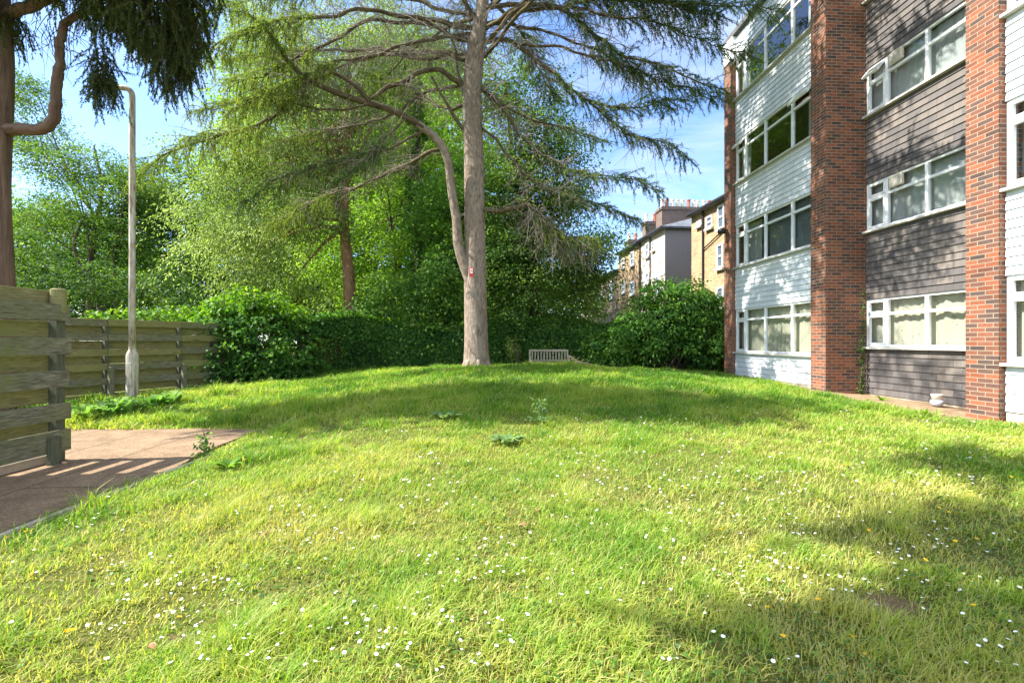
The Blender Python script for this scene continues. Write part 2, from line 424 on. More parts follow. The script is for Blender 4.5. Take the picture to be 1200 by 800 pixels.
# foliage
M['grass']=leaf_mat('grass blade',[(.055,.165,.018),(.125,.29,.027),(.255,.41,.052),(.395,.49,.09),(.50,.48,.16),(.60,.52,.28)],.5,(1.35,1.25,.5),.5,.3)
M['cedar']=leaf_mat('cedar needle',[(.036,.075,.04),(.07,.13,.058),(.12,.20,.068),(.20,.28,.08)],.4,(1.5,1.5,.5),.6,.2)
M['cedar_backlit']=leaf_mat('backlit cedar needle',[(.06,.115,.03),(.12,.205,.042),(.20,.285,.055),(.29,.35,.08)],.5,(1.5,1.4,.5),.6,.2)  # backlight put into the needle colour, for the left limbs and the stub
M['yew']=leaf_mat('yew needle',[(.028,.052,.022),(.055,.095,.03),(.10,.15,.036),(.20,.23,.05)],.4,(1.5,1.4,.5),.6,.2)
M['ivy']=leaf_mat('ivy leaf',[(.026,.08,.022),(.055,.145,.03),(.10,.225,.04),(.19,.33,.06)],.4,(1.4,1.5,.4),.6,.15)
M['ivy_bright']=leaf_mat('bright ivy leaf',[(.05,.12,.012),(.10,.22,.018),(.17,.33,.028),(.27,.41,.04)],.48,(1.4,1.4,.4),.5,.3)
M['laurel']=leaf_mat('broad green leaf',[(.05,.13,.034),(.11,.235,.05),(.19,.34,.075),(.34,.47,.18)],.5,(1.2,1.3,.55),.6,.15)
M['holly']=leaf_mat('dark broad leaf',[(.022,.058,.02),(.047,.108,.03),(.09,.17,.04),(.17,.25,.06)],.4,(1.4,1.4,.4),.6,.15)
M['bright']=leaf_mat('bright yellow green leaf',[(.09,.18,.02),(.17,.295,.032),(.26,.40,.06),(.38,.50,.10)],.56,(1.15,1.25,.55),.55,.25)
M['pale']=leaf_mat('pale yellow green leaf',[(.11,.175,.04),(.19,.275,.06),(.29,.39,.12),(.42,.49,.20)],.5,(1.15,1.2,.65),.55,.25)
M['holly_lit']=leaf_mat('olive broad leaf',[(.032,.08,.022),(.085,.165,.04),(.16,.255,.06),(.28,.37,.13)],.46,(1.2,1.3,.55),.6,.15)
M['far']=leaf_mat('mid green leaf',[(.03,.08,.02),(.07,.15,.032),(.135,.24,.05),(.25,.345,.09)],.48,(1.4,1.35,.45),.6,.15)
M['petal']=plain_mat('daisy petal',(.82,.82,.80),.6,.2,.02)
M['daisy_eye']=plain_mat('daisy centre',(.75,.45,.03),.7,.2,.1)
M['buttercup']=plain_mat('buttercup petal',(.85,.55,.015),.35,.5,.05)
M['stem']=plain_mat('green stem',(.10,.19,.04),.6,.3,.1)
M['dead_leaf']=plain_mat('dead brown leaf',(.26,.13,.07),.7,.2,.25,30)

# ------------------------------------------------------------------ ground, path, soil
BARE=[(1040,694,.17,.1,1),(990,725,.10,.08,.6),(205,742,.10,.02,.75),(850,745,.09,.05,.6),(612,628,.12,.05,.5),(690,560,.16,.08,.45),(430,700,.09,.05,.5),(110,690,.10,.03,.5)]
def bare(x,y):
    v=np.zeros_like(x)
    for px,py,r,z,wt in BARE:
        Y=(CAMZ-z)*F/(py-400); X_=(px-600)/F*Y
        v=np.maximum(v,wt*np.exp(-(((x-X_)/ (r*1.5))**2+((y-Y)/r)**2)))
    return v

def axis_coords(lo,hi,step,far):
    mid=np.arange(lo,hi+1e-6,step)
    out=[];x=hi;s=step
    while x<far: s*=1.5; x+=s; out.append(x)
    neg=[];x=lo;s=step
    while x>-far: s*=1.5; x-=s; neg.append(x)
    return np.r_[neg[::-1],mid,out]
gx=axis_coords(-11,9,.09,260); gy=axis_coords(0,19,.09,260)
X,Yg=np.meshgrid(gx,gy); Z=gz(X,Yg)
nx,ny=len(gx),len(gy)
idx=np.arange(nx*ny).reshape(ny,nx)
q=np.stack([idx[:-1,:-1],idx[:-1,1:],idx[1:,1:],idx[1:,:-1]],-1).reshape(-1,4)
tag(fast_mesh('ground',np.stack([X,Yg,Z],-1).reshape(-1,3),q,M['lawn'],tint=np.clip(bare(X.ravel(),Yg.ravel()),0,1),smooth=True),kind='structure')

def sheet(name,xs,ys,zf,material):
    X,Y_=np.meshgrid(xs,ys); Z=zf(X,Y_)
    i=np.arange(X.size).reshape(X.shape)
    q=np.stack([i[:-1,:-1],i[:-1,1:],i[1:,1:],i[1:,:-1]],-1).reshape(-1,4)
    return fast_mesh(name,np.stack([X,Y_,Z],-1).reshape(-1,3),q,material,smooth=True)
# paved path: its corner is rounded where the lawn grows over it
def path_z(x,y): return np.zeros_like(x)+.004*np.sin(x*1.3+y*.9)
po=[( -16,-6),(PATH_X,-6),(PATH_X,5.2)]
for k in range(10):
    a=k/9; po.append((PATH_X-.15*math.sin(a*PI)-.30*a, 5.2+2.5*a))
po+=[(-4.6,7.82),(-5.4,7.9),(-6.5,7.86),(-8,8.0),(-16,8.1)]
po2=[]
for (xa,ya),(xb_,yb_) in zip(po,po[1:]+po[:1]):
    m_=max(1,int(math.hypot(xb_-xa,yb_-ya)/.16)) if -9<xa<-3 and ya>5 else 1
    for k in range(m_):
        x_,y_=xa+(xb_-xa)*k/m_,ya+(yb_-ya)*k/m_
        if m_>1: x_+=.10*(vnoise(np.array([x_*3.1+y_*5]),np.array([y_*4.]),41)[0]-.5); y_+=.16*(vnoise(np.array([x_*4.3]),np.array([y_*3.]),43)[0]-.5)
        po2.append((x_,y_))
po=po2
mb=MB(); top=[(x,y,.0) for x,y in po]; bot=[(x,y,-.12) for x,y in po]; n=len(po)
mb.add(top+bot,[tuple(range(n))]+[(i,i+n,(i+1)%n+n,(i+1)%n) for i in range(n)])
tag(mb.build('path',M['paving']),kind='structure')
mb=MB()
yy=np.arange(-3,5.6,.9)
for y0 in yy:
    mb.box((PATH_X+.03,y0+.44,-.02+random.uniform(-.004,.004)),(.055,.885,.11),t=y0)
tag(mb.build('kerb',M['plinth'],bevel=.006),kind='structure')

# ------------------------------------------------------------------ apartment block
WA=np.array([7.55,11.45]); dW=unit(np.array([-.06,1.0])); nW=np.array([-dW[1],dW[0]])   # along, outward
def facade_M():
    # local x: along the wall away from the camera, local y: into the building, local z: up
    return np.array([[dW[0],-nW[0],0,WA[0]],[dW[1],-nW[1],0,WA[1]],[0,0,1,0],[0,0,0,1]])
FM=facade_M()
def u_at(px,off):
    """local along-wall coordinate where photo column px meets the plane off metres in front of the white wall"""
    k=(px-600)/F; o=WA+nW*off
    return (k*o[1]-o[0])/(dW[0]-k*dW[1])
ST=2.75; RECESS=.90; PROUD=.10; PW=.50
pier_u=[u_at(858,PROUD)+PW/2,u_at(967.5,PROUD)+PW/2,u_at(1170.4,PROUD)+PW/2]
pier_u+= [pier_u[2]-3.9,pier_u[2]-7.8]
TOP=11.55
blk=thing('apartment_block','four storey block of flats with brick piers and white and grey boarded bays','apartment block')
def bpart(mb,name,material,parent=blk,**k): return mb.build(name,material,parent,M=FM,**k)
# core: floors, rear and end walls, roof
u_far,u_near=pier_u[0]+PW/2,pier_u[4]-PW/2
for k in range(1,5):
    z=.3+ST*k
    bpart(MB().span((u_near+.1,.16+RECESS,z-.16),(u_far-.1,8,z)),'floor_slab',M['slab'])
bpart(MB().span((u_near+.1,4.2,-.3),(u_far-.1,4.35,TOP-.2)),'inner_wall',M['plaster'])
bpart(MB().span((u_near+.05,9.7,-.4),(u_far-.05,9.95,TOP-.05)),'rear_wall',M['brick'])
bpart(MB().span((u_far-.24,.32,-.4),(u_far-.02,9.69,TOP-.05)),'end_wall',M['brick'])
bpart(MB().span((u_near+.02,.32,-.4),(u_near+.24,9.69,TOP-.05)),'end_wall',M['brick'])
bpart(MB().span((u_near-.05,-.12,TOP-.04),(u_far+.06,10.05,TOP+.10)),'roof',M['felt'])
for uu in pier_u[1:4]:
    bpart(MB().span((uu-.06,RECESS+.2,-.3),(uu+.06,4.19,TOP-.3)),'party_wall',M['plaster'])
def pier(u,top,deep):
    mb=MB().span((u-PW/2,-PROUD,-.5),(u+PW/2,deep,top),t=3.0)
    return bpart(mb,'brick_pier',M['brick'],bevel=.006)
pier(pier_u[0],10.72,.3)
for u in pier_u[1:4]: pier(u,TOP-.05,RECESS+.18)
pier(pier_u[4],TOP-.05,.3)
# fascia box over the far pier
bpart(MB().span((pier_u[0]-PW/2-.05,-.13,10.76),(u_far+.04,.3,TOP-.06)),'fascia_box',M['upvc'],bevel=.01)

def boards(u0,u1,z0,z1,y,material):
    """lapped horizontal boards, each a wedge with its lower edge proud"""
    mb=MB(); z=z0; h=.147; i=0
    while z<z1-.03:
        zt=min(z+h+.012,z1); lip=.028
        V=[(u0,y-lip,z),(u1,y-lip,z),(u1,y-.004,zt),(u0,y-.004,zt),(u0,y+.05,z),(u1,y+.05,z),(u1,y+.05,zt),(u0,y+.05,zt)]
        Fs=[(0,1,2,3),(5,4,7,6),(0,4,5,1),(3,2,6,7),(0,3,7,4),(1,5,6,2)]
        uvz=i*.147
        UV=[[(u0,uvz+.02),(u1,uvz+.02),(u1,uvz+.127),(u0,uvz+.127)]]+[[(u0,uvz+.07)]*4]*5
        mb.add(V,Fs,UV); z+=h; i+=1
    return bpart(mb,'cladding_panel',material)

def frame_rect(mb,u0,u1,z0,z1,y,w=.055,d=.06):
    mb.span((u0,y-d/2,z0),(u0+w,y+d/2,z1)); mb.span((u1-w,y-d/2,z0),(u1,y+d/2,z1))
    mb.span((u0+w,y-d/2,z0),(u1-w,y+d/2,z0+w)); mb.span((u0+w,y-d/2,z1-w),(u1-w,y+d/2,z1))
def glass_quad(u0,u1,z0,z1,y):
    return MB().add([(u0,y,z0),(u1,y,z0),(u1,y,z1),(u0,y,z1)],[(0,1,2,3)])
def curtain_sheet(u0,u1,z0,z1,y,amp=.03,freq=9,hole=None):
    n=int((u1-u0)*40)+2; us=np.linspace(u0,u1,n)
    ph=random.random()*6
    ys=y+amp*np.sin(us*freq*2+ph)*(.6+.4*np.sin(us*freq*.7+ph))+amp*.4*np.sin(us*freq*5)
    V=[];Fs=[];UV=[]
    for u,yy in zip(us,ys): V+= [(u,yy,z0),(u,yy+.005,z1)]
    for i in range(n-1):
        Fs.append((2*i,2*i+2,2*i+3,2*i+1)); UV.append([(us[i],z0),(us[i+1],z0),(us[i+1],z1),(us[i],z1)])
    return MB().add(V,Fs,UV)
def window(u_splits,z0,z1,tr,y,dress,openv=(),fan=None,grey=False):
    """u_splits: mullion positions from far to near; openv: indices of lights whose top vent stands open"""
    ua,ub=min(u_splits),max(u_splits)
    mb=MB(); frame_rect(mb,ua,ub,z0,z1,y,.05,.075)
    for s in u_splits[1:-1]: mb.span((s-.035,y-.0385,z0+.05),(s+.035,y+.0385,z1-.05))
    L=[]
    for a,b in zip(u_splits[:-1],u_splits[1:]): L.append((min(a,b),max(a,b)))
    for k,(a,b) in enumerate(L):
        a2=a+(.05 if a==ua else .036); b2=b-(.05 if b==ub else .036)
        mb.span((a2,y-.034,tr-.03),(b2,y+.034,tr+.03))
    w=bpart(mb,'window',M['upvc'],bevel=.004)
    for k,(a,b) in enumerate(L):
        a2=a+(.05 if a==ua else .036)+.002; b2=b-(.05 if b==ub else .036)-.002
        # lower light; narrow lights have their own sash
        if b-a<.75:
            sm=MB(); frame_rect(sm,a2+.001,b2-.001,z0+.052,tr-.032,y-.018,.042,.06); bpart(sm,'sash',M['upvc'],w,bevel=.004)
        bpart(glass_quad(a2,b2,z0+.05,tr-.03,y),'pane',M['glass'],w)
        if k in openv:
            vm=MB(); frame_rect(vm,0,b2-a2-.004,-(z1-tr-.09),0,0,.045,.05)
            ang=-math.radians(38); R=np.array([[1,0,0],[0,math.cos(ang),-math.sin(ang)],[0,math.sin(ang),math.cos(ang)]])
            def turn(mbx):
                mbx.v=[v@R.T+np.array([a2+.002,y-.045,z1-.055]) for v in mbx.v]; return mbx
            v=bpart(turn(vm),'vent_sash',M['upvc'],w,bevel=.004)
            bpart(turn(glass_quad(.04,b2-a2-.044,-(z1-tr-.13),-.04,0)),'vent_pane',M['glass'],w)
        else:
            if b-a<.75 or grey and k==0:
                sm=MB(); frame_rect(sm,a2+.001,b2-.001,tr+.032,z1-.052,y-.018,.035,.06); bpart(sm,'vent_sash',M['upvc'],w,bevel=.004)
            bpart(glass_quad(a2,b2,tr+.03,z1-.05,y),'pane',M['glass'],w)
    # sill
    bpart(MB().span((ua-.02,y-.15,z0-.055),(ub+.02,y+.06,z0-.006)),'sill',M['sill'],w,bevel=.006)
    # dressing behind the glass
    if dress in('curtain','curtain_p','net'):
        bpart(curtain_sheet(ua+.03,ub-.03,z0+.02,z1-.03,y+.11,.03 if dress!='net' else .02,7),'curtain',M[dress],w,smooth=True)
    elif dress=='blind':
        bl=MB()
        zz=z0+.05
        half=(ua+ub)/2+.25
        while zz<z1-.05:
            bl.add([(ua+.05,y+.10,zz),(half,y+.10,zz),(half,y+.115,zz+.021),(ua+.05,y+.115,zz+.021)],[(0,1,2,3)]); zz+=.026
        bpart(bl,'blind',M['blind'],w)
        bpart(curtain_sheet(half+.5,ub-.04,z0+.02,z1-.03,y+.2,.03,7),'curtain',M['net'],w,smooth=True)
    elif dress=='half':
        c1=curtain_sheet(ua+.03,ua+.55,z0+.02,z1-.03,y+.18,.03,9); c2=curtain_sheet(ub-.5,ub-.03,z0+.02,z1-.03,y+.18,.03,9)
        bpart(c1,'curtain',M['net'],w,smooth=True); bpart(c2,'curtain',M['net'],w,smooth=True)
    if fan is not None:
        a,b=L[fan]; c=(a+b)/2+.18
        fb=MB().span((c-.16,y-.11,tr+.06),(c+.16,y-.042,z1-.04))
        f=bpart(fb,'extractor_fan',M['beige_plastic'],w,bevel=.012)
        fl=MB()
        for q in range(6): fl.span((c-.12,y-.118,tr+.085+q*.036),(c+.12,y-.112,tr+.103+q*.036))
        bpart(fl,'fan_grille',M['sill'],w)
    return w
def split_bay(ua,ub,fr):   # fr: fractions from far end
    return [ua+(ub-ua)*f for f in fr]

white_sill=1.165; white_h=1.37; grey_sill=1.375; grey_h=1.12
bays=[(0,'w'),(1,'g'),(2,'w'),(3,'g')]
random.seed(5)
for bi,kind in bays:
    ufar=pier_u[bi]-PW/2; unear=pier_u[bi+1]+PW/2
    if kind=='w':
        ufar-=.012; unear+=.012
        fr=[0,.155,.43,.76,1] if bi==0 else [0,.2,.5,.8,1]
        zprev=.40
        bpart(MB().span((unear,.012,-.5),(ufar,.2,.395)),'plinth',M['plinth'])
        for fl in range(4):
            zs=white_sill+ST*fl; zh=zs+white_h
            boards(unear,ufar,zprev,zs-.058,.02,M['white_board'])
            bpart(MB().span((unear,.075,zprev),(ufar,.16,zs-.06)),'backing_wall',M['plaster'])
            dress=['curtain','blind','half','half'][fl] if bi==0 else ['curtain_p','half','net','none'][fl]
            ov=[(),(),(0,3),(0,)][fl] if bi==0 else ()
            window(split_bay(ufar,unear,fr),zs,zh,zs+1.03,.06,dress,ov)
            zprev=zh+.004
        boards(unear,ufar,zprev,TOP-.05,.02,M['white_board'])
        bpart(MB().span((unear,.075,zprev),(ufar,.16,TOP-.05)),'backing_wall',M['plaster'])
    else:
        y=RECESS
        ufar2=pier_u[bi]-PW/2-.012 ; unear2=pier_u[bi+1]+PW/2+.012
        a=u_at(1015.5,-RECESS); 
        fr=[0,.17,.47,.78,1]
        zprev=.27
        bpart(MB().span((unear2,y+.012,-.5),(ufar2,y+.18,.265)),'plinth',M['plinth'])
        for fl in range(4):
            zs=grey_sill+ST*fl; zh=zs+grey_h
            boards(unear2,ufar2,zprev,zs-.058,y+.02,M['grey_board'])
            bpart(MB().span((unear2,y+.075,zprev),(ufar2,y+.16,zs-.06)),'backing_wall',M['plaster'])
            dress=['curtain_p','net','net','half'][fl]
            ov=[(),(),(0,),(0,)][fl] if bi==1 else ()
            fan=[None,1,1,None][fl] if bi==1 else None
            window(split_bay(ufar2,unear2,fr),zs,zh,zs+.76,y+.06,dress,ov,fan,True)
            zprev=zh+.004
        boards(unear2,ufar2,zprev,TOP-.05,y+.02,M['grey_board'])
        bpart(MB().span((unear2,y+.075,zprev),(ufar2,y+.16,TOP-.05)),'backing_wall',M['plaster'])
set_base(blk,(9,8,.2))

# security light on the far pier
sl=thing('security_light','small black round security light on the far brick pier','wall light')
c0=WA+dW*(pier_u[0]+.02)+nW*(PROUD)
zz=CAMZ-(270-400)/F*c0[1]
mb=MB(); mb.tube([(c0[0],c0[1],zz),(c0[0]+nW[0]*.12,c0[1]+nW[1]*.12,zz+.02)],.03,10); mb.build('bracket',M['black_paint'],sl)
mb=MB(); mb.lathe((c0[0]+nW[0]*.2,c0[1]+nW[1]*.2,zz-.12),[(.03,0),(.12,.02),(.14,.09),(.12,.16),(.05,.2)],16); mb.build('lamp_head',M['black_paint'],sl,smooth=True)
set_base(sl,(c0[0],c0[1],zz))

# bare soil along the foot of the block
def soil_pts():
    us=np.arange(-9,pier_u[0]+.8,.25)
    V=[];Fs=[]
    for i,u in enumerate(us):
        for j,t in enumerate(np.linspace(0,1,8)):
            rec=1 if (pier_u[2]<u<pier_u[1]) else 0
            inner=1.2; outer=-(.42+.30*vnoise(np.array([u*1.3]),np.array([3.3]),5)[0]+(.32 if 0>u-0.0 and u>pier_u[2]-.2 else 0)+(.25 if abs(u-pier_u[1])<1.2 else 0))
            yl=inner+(outer-inner)*t
            w=WA+dW*u-nW*yl
            V.append((w[0],w[1],0))
    V=np.array(V); V[:,2]=gz(V[:,0],V[:,1])+.012
    n=len(us); i=np.arange(n*8).reshape(n,8)
    q=np.stack([i[:-1,:-1],i[1:,:-1],i[1:,1:],i[:-1,1:]],-1).reshape(-1,4)
    return V,q
V,q=soil_pts(); V[::8,2]-=.0; V[7::8,2]-=.02
tag(fast_mesh('soil_strip',V,q,M['soil'],smooth=True),kind='structure')

# ------------------------------------------------------------------ houses beyond
def face_frame(o,d):
    d=unit(np.array(d,float)); n=np.array([-d[1],d[0]])
    return np.array(o,float),d,n
def fu(px,o,d):
    k=(px-600)/F; return (k*o[1]-o[0])/(d[0]-k*d[1])
def FMat(o,d,n): return np.array([[d[0],-n[0],0,o[0]],[d[1],-n[1],0,o[1]],[0,0,1,0],[0,0,0,1]])
def house(name,label,o,d,u0,u1,depth,z1,wallm,wins,roof='slope',gable=None,hip=False):
    o,d,n=face_frame(o,d); Mx=FMat(o,d,n)
    t=thing(name,label,'house')
    MB().span((u0,0,-.3),(u1,depth,z1)).build('wall',wallm,t,M=Mx)
    if gable is not None:
        MB().span((u0-.03,.02,-.3),(u0-.003,depth-.02,z1-.01)).build('gable_render',gable,t,M=Mx)
    # roof: low pitched, eaves overhang
    e=.3; rh=1.5
    a0,a1=u0-(e if gable is not None or hip else 0.0),u1+.0
    ri=1.6 if hip else 0
    V=[(a0,-e,z1+.12),(a1,-e,z1+.12),(a1,depth+e,z1+.12),(a0,depth+e,z1+.12),(a0+ri,depth/2,z1+rh),(a1,depth/2,z1+rh),
       (a0,-e,z1+.0),(a1,-e,z1+.0),(a1,depth+e,z1+.0),(a0,depth+e,z1+.0)]
    Fs=[(0,1,5,4),(3,4,5,2),(0,4,3),(1,2,5),(6,9,8,7),(0,6,7,1),(1,7,8,2),(2,8,9,3),(3,9,6,0)]
    rf=MB().add(V,Fs); ro=rf.build('roof',M['slate'],t,M=Mx)
    gb=MB().span((a0,-e-.1,z1+.02),(a1,-e-.002,z1+.12)).build('gutter',M['black_paint'],t,M=Mx)
    for (pa,pb,ya,yb) in wins:
        ua,ub=sorted((fu(pa,o,d),fu(pb,o,d))); Yd=(o+d*(ua+ub)/2)[1]
        zt=CAMZ-(ya-400)/F*Yd; zb=CAMZ-(yb-400)/F*Yd
        if ub-ua<.5: ub=ua+.5
        mb=MB(); frame_rect(mb,ua,ub,zb,zt,-.03,.09,.1); mb.span((ua+.09,-.07,(zb+zt)/2-.04),(ub-.09,.0,(zb+zt)/2+.04))
        if ub-ua>.7: mb.span(((ua+ub)/2-.02,-.06,zb+.09),((ua+ub)/2+.02,-.01,zt-.09))
        w=mb.build('window',M['upvc'],t,M=Mx)
        MB().span((ua+.09,-.02,zb+.09),(ub-.09,-.004,zt-.09)).build('pane',M['dark_pane'],w,M=Mx)
        MB().span((ua-.06,-.16,zb-.12),(ub+.06,-.004,zb-.004)).build('sill',M['sill'],w,M=Mx)
    return t,Mx,o,d,n
m,nt,out=mat('far window pane'); bsdf(nt,out,(.10,.13,.17),.06,.9); M['dark_pane']=m

hA,MA,oA,d_,n_=house('brick_house','buff brick Victorian house just behind the flats, with a black drainpipe','' or (10.5,26.6),(-.13,1),-14,0,8,8.75,M['buff_brick'],
   [(842,850,240,268),(828.5,836,253,267),(841,848.5,286,314),(841,849,336,362),(820.5,823,258,264)],hip=False)
mb=MB(); uu=fu(825,oA,d_); mb.tube([(uu,-.08,-.2),(uu,-.08,8.75)],.05,8); mb.tube([(uu,-.08,6.6),(uu-2.2,-.08,7.3)],.035,6); mb.build('drainpipe',M['black_paint'],hA,M=MA)
set_base(hA,(10.5,26.6,.3))
hB,MB_,oB,dB,nB=house('rendered_house','pale pink rendered terrace house with a grey end gable and slate roof','' or (10.1,30.1),(-.095,1),0,4.1,8,8.95,M['render_pink'],
   [(757,761.5,285,301),(765.5,768,283,293),(757,761.5,320,332),(769,774,320,345)],gable=M['render_grey'],hip=True)
mb=MB(); uu=fu(763,oB,dB); mb.tube([(uu,-.08,-.2),(uu,-.08,8.9)],.05,8); mb.build('drainpipe',M['black_paint'],hB,M=MB_)
mb=MB().span((.02,-.06,5.9),(4.0,-.002,6.05)); mb.build('string_course',M['sill'],hB,M=MB_)
uB2=4.12
hC,MC,oC,dC,nC=house('terrace_house','buff brick terrace house with white sash windows, left of the pink one','' or (10.1,30.1),(-.095,1),uB2,9.3,8,8.9,M['buff_brick'],
   [(739.5,744,295,311),(729.5,732.5,303,314),(739,744,330,345),(729.5,733,330,343)])
mb=MB(); uu=fu(751,oB,dB); mb.tube([(uu,-.08,-.2),(uu,-.08,8.9)],.05,8); mb.build('drainpipe',M['black_paint'],hC,M=MC)
hD,MD,oD,dD,nD=house('terrace_house','farthest terrace house, mostly hidden behind the dark green trees','' or (10.1,30.1),(-.095,1),9.32,22,8,7.6,M['stack_brick'],
   [(715,718,330,350),(706,709,340,356),(700,703,345,360)])
def stack(par,Mx,u,y,z0,w,dp,h,pots,seed):
    rr=random.Random(seed)
    MB().span((u-w/2,y-dp/2,z0),(u+w/2,y+dp/2,z0+h)).build('chimney',M['stack_brick'],par,M=Mx)
    MB().span((u-w/2-.07,y-dp/2-.07,z0+h-.25),(u+w/2+.07,y+dp/2+.07,z0+h-.1)).build('chimney_cornice',M['stack_brick'],par,M=Mx)
    for i in range(pots):
        yy=y-dp/2+.2+(dp-.4)*i/max(1,pots-1); red=i%4==1
        MB().lathe((u+rr.uniform(-.1,.1),yy,z0+h+.002),[(.15,0),(.13,.1),(.11,.5),(.14,.52),(.14,.6)],10).build('chimney_pot',M['terracotta'] if red else M['cream_pot'],par,M=Mx)
stack(hB,MB_,1.6,2.6,9.2,1.0,4.6,1.6,12,3)
stack(hC,MC,4.6,1.2,8.9,.7,1.6,1.7,3,4)
stack(hC,MC,8.6,1.3,8.9,.7,1.6,1.2,3,8)
for h,b in((hB,(10.1,30.1,.3)),(hC,(9.7,34.2,.3)),(hD,(9.2,39.4,.3))): set_base(h,b)

# ------------------------------------------------------------------ fences
def near_fence():
    t=thing('timber_fence','weathered grey hit and miss timber fence beside the path, nearest the camera','fence')
    y0,y1=-2.0,5.80; xf,xb=-5.63,-5.775
    rr=random.Random(3)
    fz=[.13,.53,.93,1.335,1.76]
    for z in fz:
        h=.205 if z>.2 else .27
        for (a,b) in((y0,1.9),(1.905,y1-rr.uniform(0,.03))):
            R=np.eye(3); mb=MB().box((xf+rr.uniform(-.004,.004),(a+b)/2,z+h/2+rr.uniform(-.008,.008)),(.032,b-a,h))
            mb.build('plank',M['plank'],t,bevel=.004)
    for z in (.35,.735,1.14,1.55,1.945):
        for (a,b) in((y0,1.9),(1.905,y1-.06-rr.uniform(0,.03))):
            mb=MB().box((xb+rr.uniform(-.004,.004),(a+b)/2,z+.1),(.032,b-a,.19 if z<1.9 else .175))
            mb.build('plank',M['plank_moss'],t,bevel=.004)
    for y in (5.70,3.6,1.9,.1,-1.8):
        mb=MB().box(((xf+xb)/2,y,1.0),(.108,.11,2.1)); mb.build('post',M['post'],t,bevel=.008)
    mb=MB(); mb.lathe(((xf+xb)/2+.02,5.70,1.86),[(.075,0),(.08,.2),(.078,.285),(.06,.30)],14); mb.build('post_top',M['plank_moss'],t,smooth=False)
    mb=MB().box((xf+.045,5.55,.16),(.055,.14,.36)); mb.build('post_block',M['post'],t,bevel=.008)
    MB().span((xb-.075,y0,.12),(xb-.045,5.05,2.08)).build('sun_block_board',M['plank_moss'],t)  # added board, blocks the sun through the planks except near the end post
    MB().box((xb-.02,1.9,.03),(.12,7.8,.14)).build('gravel_board',M['plinth'],t,bevel=.01)
    set_base(t,(-5.7,5.7,0))
near_fence()
def back_fence():
    A=np.array([-12.2,5.2]); B=np.array([-8.7,13.3]); A=np.array([-9.95,10.4])-unit(np.array([1.12,2.6]))*3.2
    d=unit(B-A); Ln=np.linalg.norm(B-A); n=np.array([d[1],-d[0]])   # n towards the lawn
    Mx=np.array([[d[0],-n[0],0,A[0]],[d[1],-n[1],0,A[1]],[0,0,1,0],[0,0,0,1]])
    t=thing('timber_fence','mossy slatted timber fence behind the lamp post, running to the ivy shrub','fence')
    rr=random.Random(9)
    step=2.0
    xs=[0,1.6,3.6,5.6,Ln-1.4,Ln]
    posts=[0,1.9,3.75,5.4,7.3,Ln]
    for z in (.10,.45,.80,1.15,1.50,1.86):
        for a,b in zip(posts[:-1],posts[1:]):
            rise=.0
            MB().box(((a+b)/2,-.07,z+.09+rr.uniform(-.01,.01)),(b-a-.01,.026,.165)).build('plank',M['plank'] if rr.random()<.6 else M['plank_moss'],t,M=Mx,bevel=.004)
    for z in (.28,.62,.975,1.33,1.69):
        for a,b in zip(posts[:-1],posts[1:]):
            MB().box(((a+b)/2,.07,z+.09+rr.uniform(-.01,.01)),(b-a-.01,.026,.20)).build('plank',M['plank_moss'],t,M=Mx,bevel=.004)
    for p in posts:
        MB().box((min(p,Ln-.06),0,.95),(.1,.10,2.1)).build('post',M['post'],t,M=Mx,bevel=.008)
    for p in posts[1:-1]:
        MB().box((p+.03,-.145,.42),(.10,.11,.95)).build('post_spur',M['plank'],t,M=Mx,bevel=.012)
    MB().box((Ln/2,0,2.02),(Ln,.17,.03)).build('capping_rail',M['plank_moss'],t,M=Mx,bevel=.004)
    set_base(t,(float(A[0]),float(A[1]),.1))
back_fence()

# ------------------------------------------------------------------ lamp post
m,nt,out=mat('peeling painted steel')
oc=coords(nt); gr=N(nt,'SeparateXYZ'); nt.links.new(oc,gr.inputs[0])
a=noise(nt,mapping(nt,oc,(6,6,1.2)),2.2,6,.7)
c=ramp(nt,a,[(.36,(.20,.135,.085)),(.48,(.40,.36,.29)),(.66,(.62,.60,.53))])
bsdf(nt,out,c,.7,.3,a,.3,.004); M['lamp_steel']=m
def lamp():
    Yl=10.4; b=P(155,466,Yl); zb=g1(b[0],b[1])
    t=thing('street_lamp','tall pale rusting lamp post with a bent arm, in front of the fence','street lamp')
    x,y=b[0],b[1]; ztop=P(155,104,Yl)[2]
    mb=MB(); mb.lathe((x,y,zb-.2),[(.115,0),(.115,1.22),(.105,1.28),(.068,1.36),(.066,1.5)],18); mb.build('base',M['lamp_steel'],t,smooth=False)
    mb=MB().box((x+.02,y-.112,zb+.62),(.11,.02,.5)); mb.build('access_door',M['lamp_steel'],t,bevel=.004)
    pts=[(x,y,zb+1.1),(x,y,zb+3),(x,y,ztop-.25)]
    for k in range(6):
        a=k/5*PI/2; pts.append((x-.16+.16*math.cos(a),y-.02*k/5,ztop-.16+.16*math.sin(a)))
    pts.append((x-.50,y-.05,ztop+.02))
    rad=[.068,.064,.062]+[.06]*6+[.05]
    mb=MB(); mb.tube(pts,rad,14); mb.build('pole',M['lamp_steel'],t,smooth=True)
    e=np.array(pts[-1])
    mb=MB(); V=[]
    secs=[(0,.05,.05),(-.05,.075,.07),(-.22,.10,.08),(-.34,.06,.06),(-.38,.02,.03)]
    mb.tube([e+np.array((s[0],-.01,0.02)) for s in secs],[s[1] for s in secs],12); mb.build('lantern',M['lamp_steel'],t,smooth=True)
    set_base(t,(x,y,zb))
lamp()

